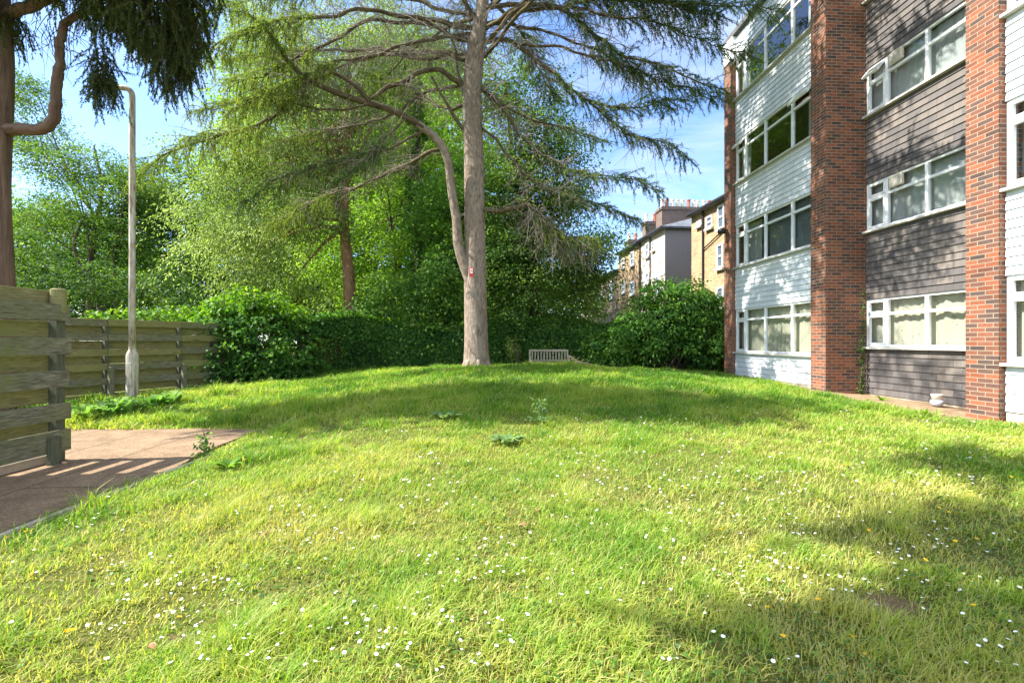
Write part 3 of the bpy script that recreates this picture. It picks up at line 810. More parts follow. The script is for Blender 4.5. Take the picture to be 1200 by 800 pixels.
# ------------------------------------------------------------------ bench
def bench():
    Yb=17.0; c=P(643.5,420,Yb); x,y=c[0],c[1]; zb=g1(x,y)
    ztop=P(643,410,Yb)[2]; dz=ztop-.92
    t=thing('park_bench','pale weathered wooden bench with a slatted back in front of the ivy hedge','bench')
    w=1.5
    def part(name,ce,d,R=None,tilt=0):
        a=math.radians(tilt); Rm=np.array([[1,0,0],[0,math.cos(a),-math.sin(a)],[0,math.sin(a),math.cos(a)]])
        MB().box((x+ce[0],y+ce[1],dz+ce[2]),d,Rm).build(name,M['teak'],t,bevel=.005)
    for s in(-1,1):
        part('leg',(s*(w/2-.035),-.26,.31),(.06,.06,.66)); part('leg',(s*(w/2-.035),.24,.46),(.06,.06,.94))
        part('armrest',(s*(w/2-.035),-.04,.655),(.075,.6,.035)); part('side_rail',(s*(w/2-.035),-.01,.40),(.04,.44,.07))
    for k in range(6): part('seat_slat',(0,-.26+k*.09,.45),(w-.14,.075,.022))
    part('front_rail',(0,-.285,.40),(w-.13,.03,.08)); part('top_rail',(0,.24,.90),(w-.13,.045,.075)); part('bottom_rail',(0,.235,.52),(w-.13,.04,.06))
    for k in range(12): part('back_slat',(-w/2+.13+k*(w-.26)/11,.24,.71),(.05,.02,.31))
    set_base(t,(x,y,zb))
bench()
# cut branches right of the bench
for i,(a,b,r) in enumerate([((667,415,16.9),(682,430,16.6),.035),((669,420,17.1),(690,431,16.8),.028),((672,424,16.7),(700,429,16.9),.03)]):
    pa,pb=P(*a),P(*b); pb[2]=g1(pb[0],pb[1])+.22; pa[2]=g1(pa[0],pa[1])+.62-.12*i
    mid=(pa+pb)/2+np.array([0,0,.03])
    mb=MB(); mb.tube([pa,mid,pb],[r,r*.9,r*.6],8,wob=.08)
    mb.tube([mid,mid+np.array([.18,.05,.12])],[r*.5,r*.2],6)
    o=mb.build('cut_branch',M['cut_wood'],smooth=True)
    tag(o,['steepest cut branch propped beside the right end of the bench','middle cut branch lying right of the bench','lowest cut branch, lying almost flat right of the bench'][i],'branch','cut branches beside the bench')

# ------------------------------------------------------------------ pot at the wall
def pot():
    w=WA+dW*u_at(1098,-.42)+nW*(-.42); x,y=w; z=g1(x,y)+.02
    t=thing('plant_pot','small cream pot with a grey bowl base at the foot of the grey wall','pot')
    MB().lathe((x,y,z),[(.05,0),(.085,.015),(.105,.07),(.10,.105),(.08,.12)],20).build('bowl',plain_mat('grey glazed pot',(.42,.44,.50),.25,.6,.1),t,smooth=True)
    MB().lathe((x,y,z+.122),[(.075,0),(.088,.085),(.096,.105),(.08,.107),(.072,.03)],20).build('rim',M['cream_pot'],t,smooth=True)
    set_base(t,(x,y,z))
pot()
# ================================================================== vegetation
def resample(pts,step):
    pts=np.asarray(pts,float); seg=np.linalg.norm(np.diff(pts,axis=0),axis=1); s=np.r_[0,np.cumsum(seg)]
    n=max(2,int(s[-1]/step)+1); t=np.linspace(0,s[-1],n)
    # smooth (Catmull like) by interpolating then light averaging
    q=np.stack([np.interp(t,s,pts[:,k]) for k in range(3)],1)
    for _ in range(2):
        q[1:-1]=.25*q[:-2]+.5*q[1:-1]+.25*q[2:]
    return q,t,s[-1]
def PL(*a): return np.array([P(*p) for p in a])

# ------------------------------------------------------------------ conifer sprays
def strands(base,dirs,lens,droop,seg=6):
    """thin curving shoots: returns (n,seg+1,3)"""
    n=len(base); out=np.empty((n,seg+1,3)); out[:,0]=base; d=unit(dirs.copy())
    for k in range(seg):
        d=unit(d+np.stack([RNG.normal(0,.12,n),RNG.normal(0,.12,n),-droop/seg+RNG.normal(0,.05,n)],1))
        out[:,k+1]=out[:,k]+d*(lens/seg)[:,None]
    return out
def twig_mesh(name,st,r0,r1,material,parent):
    """square section tubes for many strands at once"""
    n,m,_=st.shape
    T=unit(np.gradient(st,axis=1)); A=unit(np.cross(T,np.array([.3,.5,.8]))); B=np.cross(T,A)
    r=np.linspace(r0,r1,m)[None,:,None]
    V=np.stack([st+A*r,st-A*r*.5+B*r*.87,st-A*r*.5-B*r*.87],2)   # n,m,3,3
    idx=np.arange(n*m*3).reshape(n,m,3); f=[]
    for k in range(3):
        k2=(k+1)%3; f.append(np.stack([idx[:,:-1,k],idx[:,:-1,k2],idx[:,1:,k2],idx[:,1:,k]],-1).reshape(-1,4))
    return fast_mesh(name,V.reshape(-1,3),np.concatenate(f),material,parent)
def needles_on(st,per,L,W,spread=.9,t0=.0,down=.25):
    n,m,_=st.shape; N_=n*per
    ii=np.repeat(np.arange(n),per); u=t0+(1-t0)*RNG.random(N_); k=np.minimum((u*(m-1)).astype(int),m-2); f=(u*(m-1)-k)[:,None]
    p=st[ii,k]*(1-f)+st[ii,k+1]*f; d=unit(st[ii,k+1]-st[ii,k])
    a=unit(d*.75+RNG.normal(0,spread*.6,(N_,3))+np.array([0,0,-down]))
    return p,a,L*RNG.uniform(.6,1.2,N_),W*RNG.uniform(.7,1.2,N_)

def spray_limb(pts,start,step,blen,side,droop):
    """branchlets fanned along a limb: base points, directions, lengths"""
    q,t,L=resample(pts,step); T=unit(np.gradient(q,axis=0)); B=[];D=[];Ls=[]
    for i in range(len(q)):
        u=t[i]/L
        if u<start: continue
        for s in(-1,1):
            if random.random()<.12: continue
            side_v=np.cross(T[i],[0,0,1.]); nn=np.linalg.norm(side_v)
            side_v=side_v/nn if nn>.2 else np.array([random.choice((-1,1)),random.uniform(-1,1),0.])
            dd=T[i]*random.uniform(.35,.9)+side_v*s*random.uniform(.5,1)+np.array([0,0,random.uniform(-.25,.25)])
            B.append(q[i]);D.append(dd);Ls.append(blen*random.uniform(.45,1.15)*(1-.45*abs(u-.45)))
        
    B.append(q[-1]);D.append(T[-1]);Ls.append(blen*.6)
    return np.array(B),np.array(D),np.array(Ls)

# ------------------------------------------------------------------ the cedar
def cedar():
    t=thing('cedar_tree','large cedar with a pale grey trunk and forked side stem standing on the mound','tree')
    YC=13.75
    b=P(559,431,YC)
    tr=PL((559,440,YC),(559,428,YC),(558.5,415,YC),(558,395,YC),(557.5,360,YC),(557,325,YC),(556.5,290,YC),(556,240,YC),(555.5,190,YC),(554,140,YC),(553,100,YC),(557,60,13.8),(564,20,13.9),(568,-30,14),(574,-100,14.1),(578,-190,14.2),(580,-280,14.2))
    rad=[.48,.41,.37,.355,.34,.335,.315,.30,.295,.29,.285,.28,.20,.18,.15,.10,.03]
    q,s,L=resample(tr,.25); s0=np.r_[0,np.cumsum(np.linalg.norm(np.diff(tr,axis=0),axis=1))]
    mb=MB(); mb.tube(q,np.interp(s/L*s0[-1],s0,rad),28,wob=.035)
    mb.build('trunk',M['cedar_bark'],t,smooth=True)
    root=MB()
    for k in range(7):
        a=k*2*PI/7+.4; e=b+np.array([math.cos(a)*.52,math.sin(a)*.52,0]); e[2]=g1(e[0],e[1])-.06
        root.tube([b+np.array([math.cos(a)*.24,math.sin(a)*.24,.34]),b+np.array([math.cos(a)*.36,math.sin(a)*.36,.10]),e],[.12,.09,.03],10)
    root.build('root_flare',M['cedar_bark'],t,smooth=True)
    def limb(pts,r0,r1,name='limb',m='limb_bark',n=9):
        q,s,L=resample(pts,.16)
        q=q+np.stack([.05*np.sin(s*2.3+random.random()*6)+.025*np.sin(s*5.7+random.random()*6),.05*np.sin(s*1.9+random.random()*6),.04*np.sin(s*3.1+random.random()*6)+.02*np.sin(s*7.3)],1)*np.clip(s/.6,0,1)[:,None]
        return MB().tube(q,r0+(r1-r0)*(s/L)**.8,n,wob=.05).build(name,M[m],t,smooth=True)
    # forked side stem that becomes the long left limb
    stem=PL((558,348,13.7),(550,326,13.65),(541,303,13.6),(537,282,13.6),(533.5,255,13.55),(531.5,234,13.5),(529,212,13.45),(525,192,13.4),(519,174,13.3),(511,160,13.25),(499,151,13.15),(484,141,13),(462,131,12.8),(440,123,12.6),(399,111,12.3),(365,97,12),(345,82,11.8),(332,62,11.7),(318,42,11.5),(302,25,11.4),(285,12,11.3))
    q,s,L=resample(stem,.2)
    kb=int(np.argmin(np.linalg.norm(q-P(501,152,13.17),axis=1))); rs=np.interp(s/L,[0,.12,.3,.40,.45,.6,.8,1],[.175,.15,.13,.12,.11,.092,.07,.025])
    q[:,0]+=.03*np.sin(s*3.3)*np.clip(s-1,0,1); rs=rs*(1+.12*(fbm(s*2.2,s*0+1.1,14)-.5))
    MB().tube(q[:kb+2],rs[:kb+2],16,wob=.06).build('side_stem',M['cedar_bark'],t,smooth=True)
    MB().tube(q[kb:],rs[kb:],12,wob=.06).build('limb',M['limb_bark'],t,smooth=True)
    limb(PL((525,20,13.6),(529,50,13.6),(535,80,13.65),(546,112,13.7)),.022,.05); limb(PL((506,90,13.4),(518,110,13.5),(531,134,13.6),(548,168,13.7)),.03,.065)
    # limbs: points, r0, r1, where foliage starts, foliage kind, branchlet length
    LM=[
     (PL((553,104,13.8),(520,86,13.5),(492,82,13.2),(462,99,12.9),(436,116,12.6)),.085,.05,2,None,0),
     (PL((556,34,13.9),(520,26,13.4),(470,18,12.8),(420,12,12.2),(360,20,11.6),(300,32,11),(245,56,10.6)),.08,.02,.62,'p',1.0),
     (PL((557,50,13.9),(500,30,13.6),(433,22,13.1),(387,47,12.7),(357,67,12.4),(325,80,12.2),(280,96,12)),.075,.02,.68,'p',.9),
     (PL((433,119,12.5),(410,95,12.4),(383,80,12.2),(347,110,12.1),(318,140,12),(293,153,11.9),(250,158,11.8),(200,178,11.6),(172,196,11.5)),.065,.02,.5,'p',1.05),
     (PL((433,122,12.5),(385,131,12.3),(340,120,12.1),(310,106,12)),.035,.008,.5,'p',.8),
     (PL((502,152,13.2),(470,170,12.9),(430,180,12.6),(395,190,12.3),(360,196,12),(318,215,11.8),(290,235,11.7)),.04,.01,.25,'c',1.0),
     (PL((478,138,12.9),(450,160,12.3),(430,190,11.9),(400,205,11.6)),.03,.008,.35,'c',.8),
     (PL((556,75,13.85),(525,62,14.2),(470,60,14.8),(400,58,15.4),(330,62,16),(270,70,16.4)),.075,.018,.66,'p',1.0),
     (PL((555,120,13.8),(530,130,14.2),(505,120,14.7),(480,100,15.2),(440,90,15.8)),.055,.01,.6,'p',.8),
     # right hand side
     (PL((559,52,13.9),(585,48,13.7),(612,52,13.5),(635,75,13.3),(660,98,13.1),(690,120,12.9),(725,127,12.7),(760,121,12.5),(795,118,12.3)),.08,.012,.42,'c',.95),
     (PL((690,120,12.9),(712,140,12.8),(740,158,12.7),(775,166,12.6),(800,182,12.5)),.035,.008,.1,'c',.8),
     (PL((556,92,13.8),(574,112,13.6),(602,146,13.3),(632,180,13.1),(666,198,12.9),(702,209,12.7),(740,206,12.6),(768,222,12.5)),.065,.010,.5,'c',.8),
     (PL((562,14,13.9),(600,3,13.6),(640,6,13.3),(672,17,13.1),(702,46,12.8),(724,62,12.6),(762,73,12.4),(802,90,12.2),(842,104,12)),.075,.012,.35,'c',.95),
     (PL((565,-12,14),(640,-18,13.7),(720,-3,13.3),(800,5,12.9),(860,4,12.5),(908,13,12.1)),.065,.012,.35,'c',1.0),
     (PL((640,6,13.3),(700,14,13),(760,26,12.7),(812,42,12.4),(850,58,12.2),(876,64,12)),.045,.008,.3,'c',.9),
     (PL((612,52,13.5),(655,56,13.2),(700,66,12.9),(745,84,12.7),(790,100,12.5),(832,112,12.3)),.045,.008,.35,'c',.9),
     (PL((556,142,13.8),(578,160,13.5),(608,200,13.2),(640,222,13.1),(680,236,13),(715,243,12.9),(744,256,12.8)),.05,.008,.55,'c',.8),
     (PL((560,30,13.9),(600,28,14.2),(650,40,14.7),(700,60,15.2),(745,90,15.6),(780,130,16)),.06,.010,.5,'c',.9),
     (PL((555,100,13.8),(585,120,14.3),(620,140,14.9),(660,150,15.4),(705,165,15.9)),.055,.010,.5,'c',.8),
     (PL((557,247,13.75),(575,247,13.6),(595,244,13.45),(619,239,13.3)),.085,.07,2,None,0),
     (PL((618,239,13.3),(628,250,13.25),(642,264,13.2),(666,278,13.1),(694,279,13)),.05,.012,.15,'p',.8),
     (PL((557,20,13.9),(540,0,13.2),(525,-30,12.4),(505,-60,11.6),(480,-80,10.8)),.07,.015,.4,'c',1.0),
     (PL((566,-40,14),(600,-50,13),(640,-60,12),(690,-62,11),(730,-50,10.2)),.065,.015,.4,'c',1.0),
    ]
    for e,zb_ in(((4.0,9.3,10.4),10.6),((5.3,9.0,11.6),11.6),((3.0,8.6,9.7),10.2),((5.6,10.3,12.4),12.4),((5.0,11.6,12.6),12.8),((4.2,12.6,12.0),12.2),((5.4,13.2,13.6),14.0),((3.2,11.8,13.4),13.8),((4.6,12.2,15.0),15.0),((3.0,13.2,16.0),15.8),((4.6,8.2,9.4),11.0),((6.2,9.6,10.6),12.0)):
        e=np.array(e); b0=np.array([-.85,13.9,zb_]); LM.append((np.array([b0+(e-b0)*u+np.array([0,0,.55*math.sin(u*3.0)]) for u in np.linspace(0,1,7)]),.07,.012,.4,'c',.95))
    for pts_ in(PL((556,60,13.9),(500,70,14.6),(440,62,15.2),(380,90,15.8),(310,112,16.2),(235,130,16.4)),PL((556,20,13.9),(480,0,14.4),(400,-10,15),(310,-5,15.4),(230,20,15.6)),
                PL((519,174,13.3),(480,190,13.8),(430,215,14.3),(370,235,14.6),(320,262,14.8)),PL((556,96,13.9),(500,108,15),(450,140,16),(400,150,17),(330,165,17.6),(270,190,18)),
                PL((557,40,13.9),(510,45,13.2),(450,60,12.6),(390,75,12),(330,100,11.4),(280,125,11))):
        LM.append((pts_,.062,.016,.6,'p',1.0))
    # higher limbs over the frame, all round
    rr=random.Random(21)
    for k in range(20):
        zc=11.2+k*.34; az=k*2.4+rr.uniform(-.3,.3); ln=(6.6-.23*k)*rr.uniform(.8,1.1)
        base=np.array([-.85,13.95,zc]); dirv=np.array([math.cos(az),math.sin(az),0])
        if dirv[0]>.2: ln=min(ln,(6.6)/dirv[0])
        pts=[base+dirv*ln*u+np.array([0,0,.5*math.sin(u*2.6)-.9*u*u]) for u in np.linspace(0,1,7)]
        LM.append((np.array(pts),.075,.012,.35,'c',1.05))
    SB={'c':[],'p':[]}
    for k_,(pts,r0,r1,st,kind,bl) in enumerate(LM):
        limb(pts,r0,r1)
        if kind=='c' and (23<=k_<35 or (k_>=40 and pts[-1][0]>.8)):
            SB['c'].append(spray_limb(pts,st,.11,bl*1.1,1,.3))
        if kind: SB[kind].append(spray_limb(pts,st,.115,bl,1,.3))
    dq=PL((345,82,11.8),(318,42,11.5),(285,12,11.3)); SB['p'].append(spray_limb(dq,0,.12,.95,1,.3))
    for kind,mt in(('c','cedar'),('p','cedar_backlit')):
        B=np.concatenate([a[0] for a in SB[kind]]);D=np.concatenate([a[1] for a in SB[kind]]);Ls=np.concatenate([a[2] for a in SB[kind]])
        st=strands(B,D,Ls,.45 if kind=='c' else .8)
        twig_mesh('branchlet',st,.011,.004,M['limb_bark'],t)['kind']='stuff'
        p,a,L,W=needles_on(st,72,.085,.013,.95,.02,.1)
        # hanging side shoots
        m=2 if kind=='c' else 4
        ii=np.repeat(np.arange(len(st)),m); kk=RNG.integers(1,st.shape[1]-1,len(ii)); bp=st[ii,kk]
        dd=unit(st[ii,kk+1]-st[ii,kk])+RNG.normal(0,.7,(len(ii),3)); dd[:,2]-=.35
        s2=strands(bp,dd,RNG.uniform(.16,.42,len(ii))*(1.25 if kind=='p' else 1),1.2 if kind=='c' else 1.5,4)
        twig_mesh('side_shoot',s2,.005,.002,M['limb_bark'],t)['kind']='stuff'
        p2,a2,L2,W2=needles_on(s2,34,.07,.012,.95,0,.2)
        p=np.r_[p,p2];a=np.r_[a,a2];L=np.r_[L,L2];W=np.r_[W,W2]
        tint=np.clip(RNG.beta(2,2.2,len(p))+.35*(fbm(p[:,0]*1.1,p[:,2]*1.3+p[:,1],4)-.5),0,1)
        leaf_mesh('needle_foliage',p,a,L,W,M[mt],t,tint,rnd=1.2,curl=.05)
    # bare dead twigs near the trunk
    B=[];D=[];Ls=[]
    for pts,r0,r1,st,kind,bl in LM[:23]+LM[35:40]:
        q,s,L=resample(pts,.16)
        T=unit(np.gradient(q,axis=0))
        for i in range(2,len(q)):
            u=s[i]/L
            if u<.8 and random.random()<.9:
                for _ in range(3):
                    B.append(q[i]); D.append(T[i]*.5+np.array([random.gauss(0,.7),random.gauss(0,.7),random.gauss(-.05,.5)])); Ls.append(random.uniform(.35,1.3))
    # twiggy drooping mass under the stub branch
    q,s,L=resample(LM[20][0],.05)
    for i in range(len(q)):
        for _ in range(3):
            B.append(q[i]); D.append(np.array([random.gauss(.1,.5),random.gauss(0,.5),-random.uniform(.3,1.2)])); Ls.append(random.uniform(.5,1.5))
    for _ in range(160):
        z=random.uniform(7.5,11.4); a=random.random()*2*PI
        B.append(np.array([-1.0+.2*math.cos(a),13.8+.2*math.sin(a),z])); D.append(np.array([math.cos(a),math.sin(a),random.gauss(.1,.3)])); Ls.append(random.uniform(.8,2.6))
    st=strands(np.array(B),np.array(D),np.array(Ls),.35,7)
    twig_mesh('dead_twig',st,.011,.003,M['twig'],t)['kind']='stuff'
    ii=np.repeat(np.arange(len(st)),3); kk=RNG.integers(1,6,len(ii))
    s2=strands(st[ii,kk],unit(st[ii,kk+1]-st[ii,kk])+RNG.normal(0,.8,(len(ii),3)),RNG.uniform(.15,.5,len(ii)),.4,4)
    twig_mesh('dead_twig',s2,.005,.002,M['twig'],t)['kind']='stuff'
    set_base(t,tuple(b))
    # red sign on the trunk
    sg=thing('tree_sign','small red and white sign fixed to the cedar trunk','sign')
    c=P(552.5,319,13.36)
    MB().box(c,(.13,.014,.26)).build('backing_plate',M['red_paint'],sg,bevel=.004)
    MB().box(c+np.array([0,-.0095,.035]),(.075,.005,.14)).build('white_panel',M['white_paint'],sg)
    MB().box(c+np.array([0,-.0135,.045]),(.03,.003,.035)).build('red_mark',M['red_paint'],sg)
    set_base(sg,tuple(c))
cedar()

# ------------------------------------------------------------------ the yew at the left
def yew():
    Y=8.6
    t=thing('yew_tree','yew with a reddish trunk and dark hanging foliage at the left behind the fences','tree')
    x0=P(-5,340,Y)[0]; zb=g1(x0,Y)
    tr=np.array([(x0-.05,Y,zb-.1),(x0,Y,1.5),(x0+.01,Y,3),(x0-.0,Y,4.6),P(1,60,Y),P(-2,10,Y),P(-8,-60,Y),P(-4,-160,Y),P(0,-260,Y)])
    q,s,L=resample(tr,.2); mb=MB().tube(q,np.interp(s/L,[0,.08,.3,.5,.8,1],[.34,.27,.22,.20,.14,.04]),18,wob=.07); mb.build('trunk',M['yew_bark'],t,smooth=True)
    LM=[(PL((4,152,Y),(22,152,Y-.02),(42,153,Y-.05),(56,147,Y-.05),(64,132,Y-.05),(68,108,Y-.05),(68,80,Y-.05),(70,55,Y-.05),(76,34,Y-.05),(84,22,Y-.05),(110,12,Y),(150,6,Y),(200,4,Y)),.105,.03,2),
        (PL((0,20,Y),(14,17,Y),(30,12,Y),(50,0,Y),(80,-20,Y),(130,-40,Y),(190,-45,Y),(230,-30,Y)),.10,.03,.2),
        (PL((-4,-60,Y),(60,-90,Y-.4),(130,-100,Y-.7),(200,-80,Y-1)),.09,.03,.2)]
    B=[];D=[]
    for pts,r0,r1,_ in LM:
        q,s,L=resample(pts,.07); q=q+RNG.normal(0,.010,q.shape)+np.stack([.035*np.sin(s*6.1+1),0*s,.03*np.sin(s*4.7)],1)*np.clip(s/.4,0,1)[:,None]; MB().tube(q,(r0+(r1-r0)*s/L)*(1+.16*(fbm(s*3.1,s*0+4.2,6)-.5)*2),14,wob=.09).build('limb',M['yew_bark'],t,smooth=True)
    # hanging masses: (px,py,Y, rx,rz pixels, count)
    masses=[(178,2,Y,60,24,260),(205,36,Y,32,32,190),(166,22,Y-.2,22,18,90),(222,18,Y,20,34,120),(120,16,Y,20,18,70),(214,72,Y,16,16,70),(190,56,Y,18,20,80),(228,60,Y,9,16,34),(196,88,Y,9,12,30),(212,96,Y,7,10,20),(236,36,Y,7,14,24),
            (119,78,Y,11,26,80),(112,100,Y-.1,6,14,24),(126,100,Y-.05,7,18,30),
            (8,24,Y,14,14,80),(150,-40,Y-.3,80,40,500),(60,-40,Y-.3,60,30,300),(230,-20,Y,30,30,160)]
    allB=[];allL=[];allD=[]
    for px,py,Yy,rx,rz,n in masses:
        c=P(px-9 if px>130 else px,py-4,Yy); sx=rx/F*Yy; sz=rz/F*Yy
        g=RNG.normal(0,1,(n,3)); g=g/np.maximum(1,np.linalg.norm(g,axis=1)[:,None]/1.5)
        allB.append(c+g*np.array([sx*.62,min(.75,sx*1.0),sz*.62])); allL.append(RNG.uniform(.25,.75,n)); 
        d=RNG.normal(0,.38,(n,3)); d[:,2]-=.85; allD.append(d)
    # crown over the frame that throws shade on the lawn
    for k in range(50):
        xx_=RNG.uniform(-13.6,-4.6)
        if abs(xx_+8.9)<.35 or abs(xx_+6.3)<.25 or abs(xx_+11.6)<.3: continue
        c=np.array([xx_,RNG.uniform(7.25,7.95)+.35*math.sin(xx_*1.7),RNG.uniform(8.9,10.6)])
        n=120; g=RNG.normal(0,.42,(n,3)); allB.append(c+g); allL.append(RNG.uniform(.4,.9,n)); d=RNG.normal(0,.6,(n,3)); d[:,2]-=.3; allD.append(d)
    st=strands(np.concatenate(allB),np.concatenate(allD),np.concatenate(allL),.9,5)
    twig_mesh('twig',st,.006,.002,M['yew_bark'],t)['kind']='stuff'
    nb=sum(m[5] for m in masses)
    p,a,L,W=needles_on(st[:nb],75,.06,.013,.7,0,.15)
    p2,a2,L2,W2=needles_on(st[nb:],34,.15,.04,.9,0,.1)
    p=np.r_[p,p2];a=np.r_[a,a2];L=np.r_[L,L2];W=np.r_[W,W2]
    leaf_mesh('needle_foliage',p,a,L,W,M['yew'],t,np.clip(RNG.beta(1.6,2.6,len(p)),0,1),rnd=1.2,curl=.05)
    # bare twigs in front of the sky
    B=[];D=[];Ls=[]
    for _ in range(34):
        px=random.uniform(24,96); B.append(P(px,random.uniform(10,45),Y)); D.append(np.array([random.gauss(.1,.5),random.gauss(0,.3),-random.uniform(.2,1)])); Ls.append(random.uniform(.4,1.1))
    s2=strands(np.array(B),np.array(D),np.array(Ls),.3,7); twig_mesh('dead_twig',s2,.008,.002,M['dark_bark'],t)['kind']='stuff'
    set_base(t,(x0,Y,zb))
yew()

def side_tree():
    t=thing('overhanging_tree','tree left of the camera whose high branches shade the near lawn','tree')
    x0,y0=-8.6,.3; zb=g1(x0,y0)
    mb=MB().tube(resample([(x0,y0,zb-.1),(x0+.1,y0,3),(x0+.2,y0+.1,6.5),(x0+.9,y0+.4,9.2)],.3)[0],.2,12,wob=.05)
    B=[];D=[];Ls=[]
    for cx,cy,cz,sx,sy,n in((-5.0,2.45,9.3,.42,.15,190),(-4.4,2.35,9.2,.3,.13,90),(-6.35,1.3,9.1,.32,.14,150),(-5.7,1.55,9.3,.3,.14,110),(-3.2,4.1,9.4,.35,.2,90)):
        mb.tube(resample([(x0+.9,y0+.4,9.2),((x0+.9+cx)/2,(y0+.4+cy)/2,9.7),(cx,cy,cz)],.3)[0],.04,6)
        B.append(np.array([cx,cy,cz])+RNG.normal(0,1,(n,3))*np.array([sx,sy,.35])); D.append(RNG.normal(0,.6,(n,3))-np.array([0,0,.3])); Ls.append(RNG.uniform(.3,.7,n))
    mb.build('trunk',M['dark_bark'],t,smooth=True)
    st=strands(np.concatenate(B),np.concatenate(D),np.concatenate(Ls),.8,5); twig_mesh('twig',st,.006,.002,M['dark_bark'],t)['kind']='stuff'
    p,a,L,W=needles_on(st,40,.12,.04,.9,0,.1); leaf_mesh('crown',p,a,L,W,M['yew'],t,rnd=1.2)
    set_base(t,(x0,y0,zb))
side_tree()

# ------------------------------------------------------------------ broad leaved trees and shrubs
def lobe_leaves(lobes,L,W,csize,dens,droop=.3,shell=.55,flat=.3):
    """lobes: (px,py,Y,rx_px,rz_px[,ry_m]); each lobe carries drooping boughs, each bough a ragged plate of leaves"""
    PP=[];AA=[];TT=[]; bs=csize*1.45
    for lb in lobes:
        px,py,Y,rx,rz=lb[:5]; c=P(px,py,Y); r=np.array([rx/F*Y,lb[5] if len(lb)>5 else (rx+rz)/2/F*Y,rz/F*Y])
        area=4*PI*((r[0]*r[1])**1.6/3+(r[0]*r[2])**1.6/3+(r[1]*r[2])**1.6/3)**(1/1.6)
        nb=max(7,int(area/(bs*bs*1.25)))
        d=unit(RNG.normal(0,1,(nb,3))); rad=(shell+(1-shell)*RNG.random(nb)**.6)*(1+.13*RNG.normal(0,1,nb))
        cc=c+d*rad[:,None]*r
        s_=bs*np.exp(RNG.normal(0,.32,nb))
        wgt=s_**2*np.exp(RNG.normal(0,.25,nb)); n=RNG.poisson(area*dens*wgt/wgt.sum())
        ii=np.repeat(np.arange(nb),n); m=len(ii)
        o=d.copy(); o[:,2]*=.3; o=unit(o+RNG.normal(0,.35,(nb,3))*np.array([1,1,.3])); sd=unit(np.cross(o,np.array([0,0,1.]))); nz=np.cross(sd,o)
        a_=RNG.normal(0,.55,m); b_=RNG.normal(0,.42,m); c_=RNG.normal(0,flat*.55,m)
        # twigs: pull the leaves of a bough towards a few side shoots
        ph=np.round((a_*1.0+b_*.8)*4.0)/4.0; b_=b_*.55+.45*(ph-a_)/.8
        S_=s_[ii][:,None]
        p=cc[ii]+S_*(a_[:,None]*o[ii]+b_[:,None]*sd[ii]+c_[:,None]*nz[ii]); p[:,2]-=s_[ii]*.30*(a_*a_+b_*b_*.6)*(1+droop)
        a=o[ii]*.55+sd[ii]*np.sign(b_)[:,None]*.45+RNG.normal(0,.4,(m,3)); a[:,2]-=droop
        PP.append(p);AA.append(a)
        base=RNG.normal(.43,.22,nb)
        TT.append(np.clip(base[ii]+RNG.normal(0,.10,m),0,1))
    p=np.concatenate(PP);a=np.concatenate(AA);t=np.concatenate(TT)
    n=len(p)
    return p,a,L*RNG.uniform(.6,1.25,n),W*RNG.uniform(.65,1.2,n),t
def tree(name,label,lobes,base,leaf,L,W,csize,dens,bark='dark_bark',trunk_r=.25,trunk=None,limbs=True,droop=.3,group=None,cat='tree',shell=.55,nlimb=2):
    t=thing(name,label,cat,group=group)
    bx,by=base; bz=g1(bx,by)-.1
    cs=np.array([P(*l[:3]) for l in lobes])
    if trunk is None:
        top=cs[np.argmax(cs[:,2])]
        mid=np.array([bx*.6+top[0]*.4,by*.6+top[1]*.4,bz+(top[2]-bz)*.45])
        trunk=[(bx,by,bz),(bx+(mid[0]-bx)*.3,by,bz+(mid[2]-bz)*.5),tuple(mid),tuple(top)]
    q,s,Ln=resample(trunk,.3)
    q=q+np.stack([.06*np.sin(s*1.1+bx),.06*np.cos(s*1.3+by),0*s],1)*np.clip(s,0,1)[:,None]
    rad=trunk_r*(1.25*np.exp(-s*2.5)*.3+1-.8*s/Ln)
    mb=MB().tube(q,rad,12,wob=.05)
    if limbs:
        for c,l in zip(cs,lobes):
            for _ in range(nlimb):
                k=int(len(q)*random.uniform(.3,.75)); e=c+np.array([random.gauss(0,.4)*l[3]/F*l[2],random.gauss(0,.3)*l[3]/F*l[2],random.gauss(.1,.35)*l[4]/F*l[2]])
                m1=q[k]*.55+e*.45+np.array([0,0,.25]); r=rad[k]*.42
                qq,ss,LL=resample([q[k],q[k]*.8+m1*.2+np.array([0,0,.1]),m1,e],.35); mb.tube(qq,r*(1-.85*ss/LL),6)
    mb.build('trunk',M[bark],t,smooth=True)
    p,a,Ls,Ws,tt=lobe_leaves(lobes,L,W,csize,dens,droop,shell)
    if leaf_clip is not None: pass
    leaf_mesh('crown',p,a,Ls,Ws,M[leaf],t,tt)
    set_base(t,(bx,by,bz+.1))
    return t
leaf_clip=None
def bp(px,Y): return ((px-600)/F*Y,Y)

# tree with the reddish trunk, weeping pale foliage
tree('weeping_tree','tree with a straight reddish trunk and pale yellow green weeping foliage behind the hedge',
 [(330,120,19.5,75,55),(400,80,20,75,60),(270,190,18.8,50,50),(345,205,18.6,60,50),(425,165,20,55,55),(255,260,18.2,42,45),(310,275,18.2,48,42),(370,250,18.6,36,40),(285,320,17.8,40,30),(450,70,20,50,55),(345,320,18,35,26),(480,30,20.5,60,40),(320,40,20,60,40)],
 bp(411,19.2),'pale',.125,.05,.58,200,'red_bark',.27,
 trunk=PL((411,384,19.2),(409,350,19.2),(406,300,19.2),(404,250,19.2),(406,205,19.2),(404,160,19.2),(410,100,19.3),(412,30,19.5)),droop=.9,shell=.35,nlimb=3)
